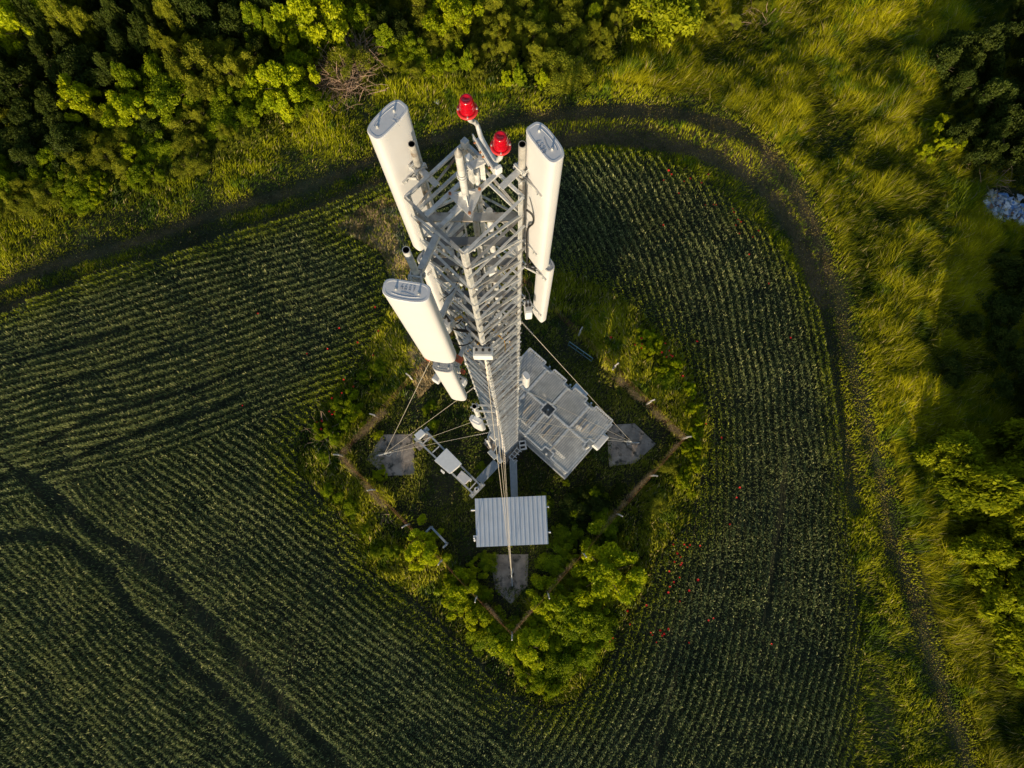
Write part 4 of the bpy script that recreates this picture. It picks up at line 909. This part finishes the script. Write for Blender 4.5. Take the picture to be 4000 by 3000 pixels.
for k, (u, v, a, c_) in enumerate(((.7,2.4,1.2,.035),(1.1,2.6,1.3,.035),(1.3,2.3,.9,.03),(2.2,2.4,1.0,.03),(2.7,2.7,1.1,.03),(3.6,2.2,1.4,.035),(3.9,2.6,1.2,.03),(4.4,2.5,1.0,.03),(5.0,.9,1.3,.04),(5.3,1.1,.9,.03),(5.7,.8,1.0,.03),(4.7,3.2,.7,.03),(.4,3.0,.8,.03),(1.8,3.3,.9,.03))):
    pf.put(MB().beam(pt(u, v, ZR+.03), pt(u, v+a*.62, ZR+.03), .045, .03), 'lit_tray_strip', STREAK)
for k, (u, v, sx, sy, h_) in enumerate(((.75,1.0,1.2,.8,2.0),(2.2,.95,1.45,.8,2.02),(4.2,1.0,2.1,.8,2.0),(1.9,3.0,2.2,.7,1.95),(4.6,2.95,2.0,.7,1.95))):
    cb = Asm('equipment_cabinet', tuple(pt(u, v, .47)), ['grey cabinet under the mesh roof nearest its top corner', 'grey cabinet under the middle of the mesh roof', 'grey cabinet under the mesh roof toward the right slab', 'long grey cabinet under the mesh roof on the mast side', 'grey cabinet under the lower end of the mesh roof'][k], 'cabinet', 'cabinets under the mesh roof')
    cb.put(MB().frame(pt(u, v, .49+h_/2), U, Vv, (0,0,1), sx, sy, h_), 'body', GREYB, .02)
    cb.put(MB().frame(pt(u, v+sy/2+.012, .49+h_/2), U, Vv, (0,0,1), sx*.86, .02, h_*.88), 'door', STEEL, .005)
    cb.put(MB().frame(pt(u, v, .49+h_+.03), U, Vv, (0,0,1), sx*1.04, sy*1.04, .05), 'roof', BLUEST, .01)
def ac(u, v, z, sx, sy, sz, lb):
    q = pt(u, v, z); a_ = Asm('cooling_unit', tuple(q), lb, 'air conditioner'); a_.put(MB().frame(q, U, Vv, (0,0,1), sx, sy, sz), 'housing', CABW, .03)
    b = MB()
    for k in range(8): b.frame(q+Vector((0,0,-.35*sz+.1*k*sz))+U*(sx/2+.006), U, Vv, (0,0,1), .012, sy*.8, .02*1)
    a_.put(b, 'grille', GREYB); a_.put(MB().frame(q+Vector((0,0,sz/2+.012)), U, Vv, (0,0,1), sx*.7, sy*.8, .02), 'lid', WHITE, .005)
ac(LU+.25, 1.25, 1.7, .42, .95, .7, 'white cooling unit sticking out at the right end of the platform')
ac(LU*.60, -.05, 2.2, .9, .42, .5, 'pale blue-white cooling unit at the upper long edge of the platform')
# ------------------------------------------------------------------ cable bridges, rack, crate, ladder
def slabthing(name, px, z, th, lb, cat, m=BLUEST, legs=True):
    g_ = GP(px, z); cxy = g_.mean(0); a_ = Asm(name, (cxy[0], cxy[1], 0), lb, cat); a_.put(MB().prism([tuple(p) for p in g_[::-1]], z-th, z), 'cover', m, .006)
    b = MB()
    for k in range(len(g_)): p, q = g_[k], g_[(k+1) % len(g_)]; b.beam((p[0],p[1],z-th-.028), (q[0],q[1],z-th-.028), .05, .05)
    a_.put(b, 'side_rail', STEEL)
    for p in g_:
        pp_ = p*.9+cxy*.1; a_.put(MB().beam((pp_[0],pp_[1],-.05), (pp_[0],pp_[1],z-th), .06, .06), 'leg', STEEL)
slabthing('cable_bridge', [(1927,1798),(1952,1818),(1884,1888),(1860,1872)], .95, .03, 'grey-blue cable bridge slanting from the mast foot to the left equipment rack', 'cable bridge')
slabthing('cable_bridge', [(1992,1800),(2017,1796),(2021,1945),(1998,1946)], .95, .03, 'grey-blue cable bridge running straight down from the mast foot to the shed', 'cable bridge')
slabthing('cable_bridge', [(1985,1640),(2025,1640),(2070,1678),(2052,1698),(2018,1730),(1985,1735)], 1.05, .03, 'grey-blue cable bridge between the mast and the mesh-roofed platform', 'cable bridge')
rk = Asm('equipment_rack', tuple(G(1745,1800,0)), 'long horizontal steel frame rack on posts, left of the mast', 'rack')
def g3(px, py, z): return Vector(tuple(G(px, py, z)))
rk.put(MB().beam(g3(1660,1682,1.3), g3(1879,1898,1.3), .10, .06), 'rail', BLUEST); rk.put(MB().beam(g3(1629,1718,1.3), g3(1848,1928,1.3), .10, .06), 'rail', BLUEST)
for p, q in (((1678,1707),(1652,1734)), ((1715,1744),(1689,1768)), ((1858,1885),(1835,1911))): rk.put(MB().beam(g3(*p,1.31), g3(*q,1.31), .06, .055), 'cross_bar', STEEL)
rk.put(MB().beam(g3(1890,1888,1.0), g3(1838,1941,1.0), .26, .08), 'end_beam', BLUEST); rk.put(MB().beam(g3(1672,1672,1.15), g3(1622,1722,1.15), .26, .08), 'end_beam', BLUEST)
for p in ((1862,1912),(1884,1894),(1845,1930),(1638,1722),(1664,1690)): q = g3(*p, 1.28); rk.put(MB().tube((q.x,q.y,-.05), (q.x,q.y,1.2), .06, 12), 'post', STEEL)
rk.put(MB().tube(tuple(g3(1862,1912,1.04)), tuple(g3(1862,1912,1.3)), .14, 14), 'post_cap', CABW); rk.put(MB().box(tuple(g3(1862,1912,1.37)), (.09,.09,.14), .7), 'post_cap', BLACK)
b = MB()
for p in ((1640,1738),(1668,1705)): q = g3(*p, .2); b.box((q.x,q.y,.12), (.5,.5,.35), .75)
rk.put(b, 'footing', CONC, .02)
def quadbox(name, px, zt_, h_, lb, cat, m, lidm=None, front=True):
    g_ = GP(px, zt_); cxy = g_.mean(0); a_ = Asm(name, (cxy[0], cxy[1], zt_-h_), lb, cat); pl_ = [tuple(p) for p in g_[::-1]]
    a_.put(MB().prism([tuple(np.array(p)*.94+cxy*.06) for p in pl_], zt_-h_, zt_-.03), 'body', m, .02); a_.put(MB().prism(pl_, zt_-.035, zt_), 'roof', lidm or m, .012)
    if front:
        p, q = g_[1]*.94+cxy*.06, g_[2]*.94+cxy*.06; d = norm2(q-p); n = np.array([d[1], -d[0]]); n = n if np.dot(n, (p+q)/2-cxy) > 0 else -n; c_ = (p+q)/2+n*.008
        a_.put(MB().frame((c_[0], c_[1], zt_-h_*.52), (d[0],d[1],0), (n[0],n[1],0), (0,0,1), np.linalg.norm(q-p)*.84, .016, h_*.8), 'door', m, .004)
        a_.put(MB().frame((c_[0]+d[0]*.25, c_[1]+d[1]*.25, zt_-h_*.5), (d[0],d[1],0), (n[0],n[1],0), (0,0,1), .03, .05, .12), 'handle', BLACK)
    return a_
quadbox('cabinet', [(1744,1750),(1804,1811),(1756,1851),(1696,1799)], 2.25, .85, 'large white cabinet mounted on the middle of the left rack', 'cabinet', CABW)
quadbox('cabinet', [(1803,1838),(1840,1868),(1815,1893),(1783,1863)], 1.95, .6, 'smaller pale grey cabinet on the lower right end of the left rack', 'cabinet', mat('cab_pale', (.62,.60,.60), .5, var=.08))
quadbox('junction_cabinet', [(1645,1675),(1662,1692),(1634,1718),(1617,1698)], 1.75, .42, 'small white box on the upper left end of the left rack', 'box', CABW)
quadbox('switch_box', [(1722,1832),(1737,1844),(1733,1852),(1721,1840)], 1.7, .3, 'tiny white box hanging on the side of the large white cabinet', 'box', CABW, front=False)
quadbox('switch_box', [(1836,1867),(1845,1872),(1838,1883),(1829,1876)], 1.85, .2, 'tiny cream box at the corner of the smaller rack cabinet', 'box', WHITE, front=False)
cr = quadbox('battery_crate', [(2026,1722),(2053,1718),(2059,1754),(2031,1759)], 1.35, .7, 'whitish open-topped metal box beside the right foot of the mast', 'box', GREYB, CABW)
for k in (.28, .68):
    q = G(2040+3*k, 1720+40*k, 1.357); cr.put(MB().box((q[0],q[1],1.356), (.27,.13,.012), .15), 'vent_slot', HOLE)
ld = Asm('cable_ladder', tuple(g3(2005,1780,0)), 'short horizontal cable ladder leaving the right foot of the mast', 'ladder')
l0, l1, m0, m1 = g3(1988,1786,1.45), g3(2022,1745,1.45), g3(2000,1795,1.45), g3(2034,1756,1.45)
ld.put(MB().beam(l0, l1, .05, .05), 'rail', STEEL); ld.put(MB().beam(m0, m1, .04, .04), 'rail', STEEL)
for t in (.02, .3, .58, .86): d = (m0-l0)*1.7; ld.put(MB().beam(l0+(l1-l0)*t+Vector((0,0,.03)), l0+(l1-l0)*t+d+Vector((0,0,.03)), .035, .03), 'rung', CABW)
ld.put(MB().beam(g3(1988,1786,1.38), g3(2007,1811,1.38), .06, .05), 'end_rail', BLUEST); ld.put(MB().beam(g3(2007,1811,1.38), g3(2021,1798,1.38), .06, .05), 'end_rail', STEEL)
b = MB(); q = g3(2007,1805,0); b.beam((q.x,q.y,0), (q.x,q.y,1.36), .06, .06); ld.put(b, 'leg', STEEL)

# ------------------------------------------------------------------ corrugated shed
s0, s1, s2, s3 = [g3(*p, 2.35) for p in ((1855,1948),(2133,1936),(2141,2121),(1866,2137))]
sh = Asm('shed', ((s0+s2).x/2, (s0+s2).y/2, 0), 'small shed with a pale blue-grey corrugated metal roof below the mast', 'shed')
e1 = (s1-s0); L1 = e1.length; e1.normalize(); e2 = ((s3-s0)-e1*(s3-s0).dot(e1)); L2 = e2.length; e2.normalize()
b = MB(); NR = 16; p_ = L1/NR; vs = []; prof_ = []
for k in range(NR):
    for t, h_ in ((0,.0),(.30,.0),(.32,.004),(.36,.004),(.38,.0),(.60,.0),(.64,.05),(.80,.05),(.98,.0)): prof_.append((k*p_+t*p_, h_))
prof_.append((L1, 0)); n = len(prof_)
for v, zz2 in ((0, .045), (L2, 0)): vs += [s0+e1*u+e2*v+Vector((0,0,h_+zz2)) for u, h_ in prof_]
vs += [v-Vector((0,0,.006)) for v in vs]
fs = [(k, k+1, n+k+1, n+k) for k in range(n-1)]+[(2*n+k+1, 2*n+k, 3*n+k, 3*n+k+1) for k in range(n-1)]+[(n+k, n+k+1, 3*n+k+1, 3*n+k) for k in range(n-1)]+[(k+1, k, 2*n+k, 2*n+k+1) for k in range(n-1)]
b.add(vs, fs); sh.put(b, 'roof', ROOFM)
b = MB()
for v in (.25, .9, 1.7, 2.35):
    for k in range(NR):
        q = s0+e1*((k+.38)*p_)+e2*v+Vector((0,0,.036+.045*(1-v/L2))); b.tube(q, q+Vector((0,0,.008)), .009, 6)
sh.put(b, 'screws', STEEL2)
for v, u0_, u1_ in ((.62, -.24, .1), (.62, L1-.1, L1+.13), (L2-.62, L1-.1, L1+.16)):
    q = s0+e2*v+Vector((0,0,-.06)); sh.put(MB().tube(q+e1*u0_, q+e1*u1_, .045, 12), 'purlin_end', CABW)
b = MB()
for v in (.62, L2-.62): b.beam(s0+e1*.02+e2*v+Vector((0,0,-.06)), s1-e1*.02+e2*v+Vector((0,0,-.06)), .06, .06)
sh.put(b, 'purlin', STEEL)
cs_ = [s0+e1*.35+e2*.4, s1-e1*.35+e2*.4, s1-e1*.35+e2*(L2-.4), s0+e1*.35+e2*(L2-.4)]
for k in range(4): a, c_ = cs_[k], cs_[(k+1) % 4]; sh.put(MB().prism([((a+(c_-a)*t).x+o[0], (a+(c_-a)*t).y+o[1]) for t, o in ((.01,(0,0)),(.99,(0,0)))]+[((a+(c_-a)*t).x-(c_-a).normalized().y*-.05, (a+(c_-a)*t).y-(c_-a).normalized().x*.05) for t in (.99,.01)], -.05, 2.25), 'wall', BLUEST)
cm = g3(1854,2100,2.4); a_ = Asm('security_camera', tuple(cm), 'white dome camera on a short bracket at the lower left corner of the shed roof', 'camera')
a_.put(MB().box(tuple(cm+Vector((.03,.08,-.02))), (.2,.07,.06), 0), 'bracket', CABW, .01); a_.put(MB().tube(tuple(cm+Vector((0,.03,-.02))), tuple(cm+Vector((0,-.10,.02))), .045, 14), 'housing', CABW)
a_.put(MB().lathe(tuple(cm+Vector((0,-.14,-.02))), [(0,-.07),(.05,-.05),(.07,0),(.05,.05),(0,.07)], 18), 'dome', WHITE); a_.put(MB().tube(tuple(cm+Vector((.0,.0,0))), tuple(cm+Vector((0,0,.42))), .018, 8), 'mast', STEEL)
a_.put(MB().lathe(tuple(cm+Vector((0,0,.40))), [(0,0),(.05,0),(.05,.12),(0,.12)], 14), 'lamp_head', CABW)

# ------------------------------------------------------------------ fence, gate, frame, rubbish
FA = [Vector(tuple(G(*p,0))) for p in ((1345,1782),(2000,2462),(2660,1716),(2000,1060))]
fn = Asm('wire_fence', (FA[0].x, FA[0].y, 0), 'rusty wire fence grown with dead creepers, forming a diamond round the compound', 'fence')
for k in range(4):
    a, c_ = FA[k], FA[(k+1) % 4]; L = (c_-a).length; m_ = 5
    for i in range(m_):
        q = a+(c_-a)*(i/m_); h_ = 1.5; fn.put(MB().beam((q.x,q.y,0), (q.x+.02,q.y-.02,h_), .075, .075), 'post', POSTM)
        dd2 = Vector((-(q.y), q.x, 0)).normalized(); o_ = Vector((q.x,q.y,0)).normalized(); fn.put(MB().beam((q.x,q.y,h_-.02), tuple(Vector((q.x,q.y,h_+.22))+o_*.22), .065, .065), 'post', POSTM)
    b = MB()
    for z_ in (.25,.5,.75,1.0,1.25,1.48): b.tube((a.x,a.y,z_), (c_.x,c_.y,z_), .0035, 4)
    for t in np.arange(0, 1, .34/L*1.0): q = a+(c_-a)*float(t); b.tube((q.x,q.y,.05), (q.x,q.y,1.48), .0035, 3)
    fn.put(b, 'wire_mesh', RUSTY)
rr_ = np.random.default_rng(9)
def creeper(p, q, n, wid, h_):
    P, Q = g3(*p, 0), g3(*q, 0); t = rr_.random(n); x = P.x+(Q.x-P.x)*t+rr_.normal(0, wid, n); y = P.y+(Q.y-P.y)*t+rr_.normal(0, wid, n); z = rr_.random(n)**.7*h_; kk = rr_.random(n) < np.clip((nC(x, y)-.35)*3, .05, 1); x, y, z = x[kk], y[kk], z[kk]; n = len(x)
    d = rr_.normal(0, 1, (n,3)); d /= np.linalg.norm(d, axis=1)[:, None]; L = rr_.uniform(.08, .3, n)[:, None]; s = np.cross(d, rr_.normal(0,1,(n,3))); s /= np.linalg.norm(s, axis=1)[:, None]; c0 = np.stack([x,y,z],1)
    V = np.empty((n,3,3)); V[:,0] = c0-d*L/2; V[:,1] = c0+s*.012; V[:,2] = c0+d*L/2; C = np.repeat(lerp((.10,.07,.04),(.34,.26,.16), rr_.random(n))[:,None,:],3,1)
    return V.reshape(-1,3), C.reshape(-1,3)
segs = [((1515,1610),(1345,1782),4500,.08), ((1345,1782),(1520,1990),4000,.09), ((2390,1478),(2655,1716),6000,.08), ((2655,1716),(2470,1915),3500,.05), ((2470,1915),(2320,2090),2500,.06), ((2240,2180),(2000,2460),1800,.05), ((1900,2350),(2000,2460),1200,.05)]
Vs, Cs = zip(*[creeper(p, q, n_, w_, 1.45) for p, q, n_, w_ in segs]); Vs = np.concatenate(Vs)-np.array([FA[0].x, FA[0].y, 0]); Cs = np.concatenate(Cs)
o = fast_mesh('dead_creeper', Vs, np.arange(len(Vs)).reshape(-1,3), Cs, GRASS); o.parent = fn.t; o['kind'] = 'stuff'
TEAL = mat('blue_pipe', (.16,.27,.30), .5, .2, var=.2)
gt = Asm('pipe_gate', tuple(g3(2272,1382,0)), 'thin blue-grey pipe gate lying in the dark grass above the platform', 'gate')
g0, g1 = g3(2224,1335,1.1), g3(2316,1400,1.1); gt.put(MB().tube(g0, g1, .028, 8), 'top_rail', TEAL); gt.put(MB().tube(g0-Vector((0,0,.8)), g1-Vector((0,0,.8)), .02, 8), 'bottom_rail', TEAL)
for t in (0, .33, .62, 1): q = g0+(g1-g0)*t; gt.put(MB().tube((q.x,q.y,0), (q.x,q.y,1.1), .022, 8), 'upright', TEAL)
ft = Asm('metal_frame', tuple(g3(1710,2090,0)), 'grey angled metal frame standing beside the left lime bush', 'frame')
fp = [g3(*p, .8) for p in ((1664,2078),(1684,2058),(1746,2124),(1731,2140))]
for k in range(3): ft.put(MB().beam(fp[k], fp[k+1], .11, .05), 'rail', BLUEST)
for q in fp: ft.put(MB().beam((q.x,q.y,0), (q.x,q.y,.77), .06, .06), 'leg', BLUEST)
# rubbish heap: shards, sheets and bags
rb = Asm('rubbish_heap', tuple(g3(3910,810,0)), 'scattered heap of household rubbish in the grass at the right edge', 'rubbish'); rdm = random.Random(12)
PAL = [(.8,.82,.88),(.85,.86,.9),(.2,.36,.7),(.6,.6,.62),(.3,.4,.42),(.65,.52,.3),(.45,.47,.5),(.3,.4,.6),(.3,.16,.1)]
vs, fs, cs2 = [], [], []
for k in range(900):
    an, rr2 = rdm.uniform(0, 2*PI), rdm.random()**.8*(.75+.35*math.sin(3*0+k*.0)); cx_, cy_, cr_ = rdm.choice(((3870,775,50),(3900,835,62),(3960,830,55),(3930,800,75),(3895,800,70),(3850,815,40),(3985,850,45))); px_, py_ = cx_+cr_*rr2*math.cos(an)*1.1, cy_+cr_*rr2*math.sin(an)*.8; q = g3(px_, py_, 0); q.z = .28*rdm.random()*max(.1,1-rr2)+.10+.05*rdm.random(); s_ = rdm.choice((.03,.05,.05,.08,.12,.22)); col_ = rdm.choice(PAL); nn2 = rdm.randint(3, 6)
    ax_ = Vector((rdm.gauss(0,.4), rdm.gauss(0,.4), 1)).normalized(); xx = ax_.orthogonal().normalized(); yy = ax_.cross(xx); i0 = len(vs)
    for i in range(nn2): a = 2*PI*i/nn2+rdm.uniform(-.3,.3); p = q-rb.t.location+(xx*math.cos(a)+yy*math.sin(a))*s_*rdm.uniform(.5,1.3)+ax_*rdm.gauss(0,.015); vs.append(tuple(p)); cs2.append(col_)
    vs.append(tuple(q-rb.t.location+ax_*s_*.35)); cs2.append(col_); fs += [(i0+i, i0+(i+1) % nn2, i0+nn2) for i in range(nn2)]
o = fast_mesh('debris', np.array(vs), np.array(fs), np.array(cs2), SHELL); o.parent = rb.t; o['kind'] = 'stuff'
def bag(px_, py_, r_, lb, col_, flat=.5, z=.42):
    q = g3(px_, py_, z); n = 26; prof_ = []; b = MB(); rd2 = random.Random(int(px_+py_)); ph_ = [rd2.uniform(0,6) for _ in range(6)]; vs = []; fs = []
    for i in range(9):
        th = PI*i/8
        for k in range(n):
            a = 2*PI*k/n; rr3 = r_*(1+.22*math.sin(3*a+ph_[0])+.14*math.sin(5*a+ph_[1]+i)+.07*math.sin(11*a+ph_[2]+2*i)); vs.append((q.x+rr3*math.sin(th)*math.cos(a), q.y+rr3*math.sin(th)*math.sin(a), q.z+r_*flat*math.cos(th)*(1+.25*math.sin(2*a+ph_[3]))))
    for i in range(8):
        for k in range(n): fs.append((i*n+k, i*n+(k+1) % n, (i+1)*n+(k+1) % n, (i+1)*n+k))
    b.add(vs, fs, False); o = b.build('rubbish_bag', mat('bag_'+lb.split()[0], col_, .5, var=.2), origin=tuple(q)); tag(o, lb, 'rubbish bag')
bag(3899,862,.30,'white crumpled bag at the lower middle of the rubbish heap',(.88,.88,.92),.35); bag(3993,870,.26,'pale bag cut off by the right edge, in the rubbish heap',(.85,.86,.92),.35)
bag(3886,835,.17,'cream crumpled bag above the large white bag in the rubbish',(.6,.6,.68),.4); bag(3838,848,.24,'blue plastic sack at the left side of the rubbish heap',(.08,.28,.62),.4); bag(3870,756,.20,'tan cardboard scrap at the top of the rubbish heap',(.48,.46,.42),.3)
bag(3935,800,.20,'small white bag in the middle of the rubbish heap',(.9,.9,.93),.3); bag(3850,790,.16,'small pale bag at the upper left of the rubbish heap',(.85,.87,.92),.3); bag(3965,905,.15,'small white scrap bag at the lower edge of the rubbish',(.9,.9,.93),.3); bag(3985,770,.2,'grey-blue bag at the upper right of the rubbish heap',(.45,.52,.62),.35)
bag(1706,397,.16,'small grey stone-like lump beside the track above the left antenna',(.45,.46,.5),.5,.15)
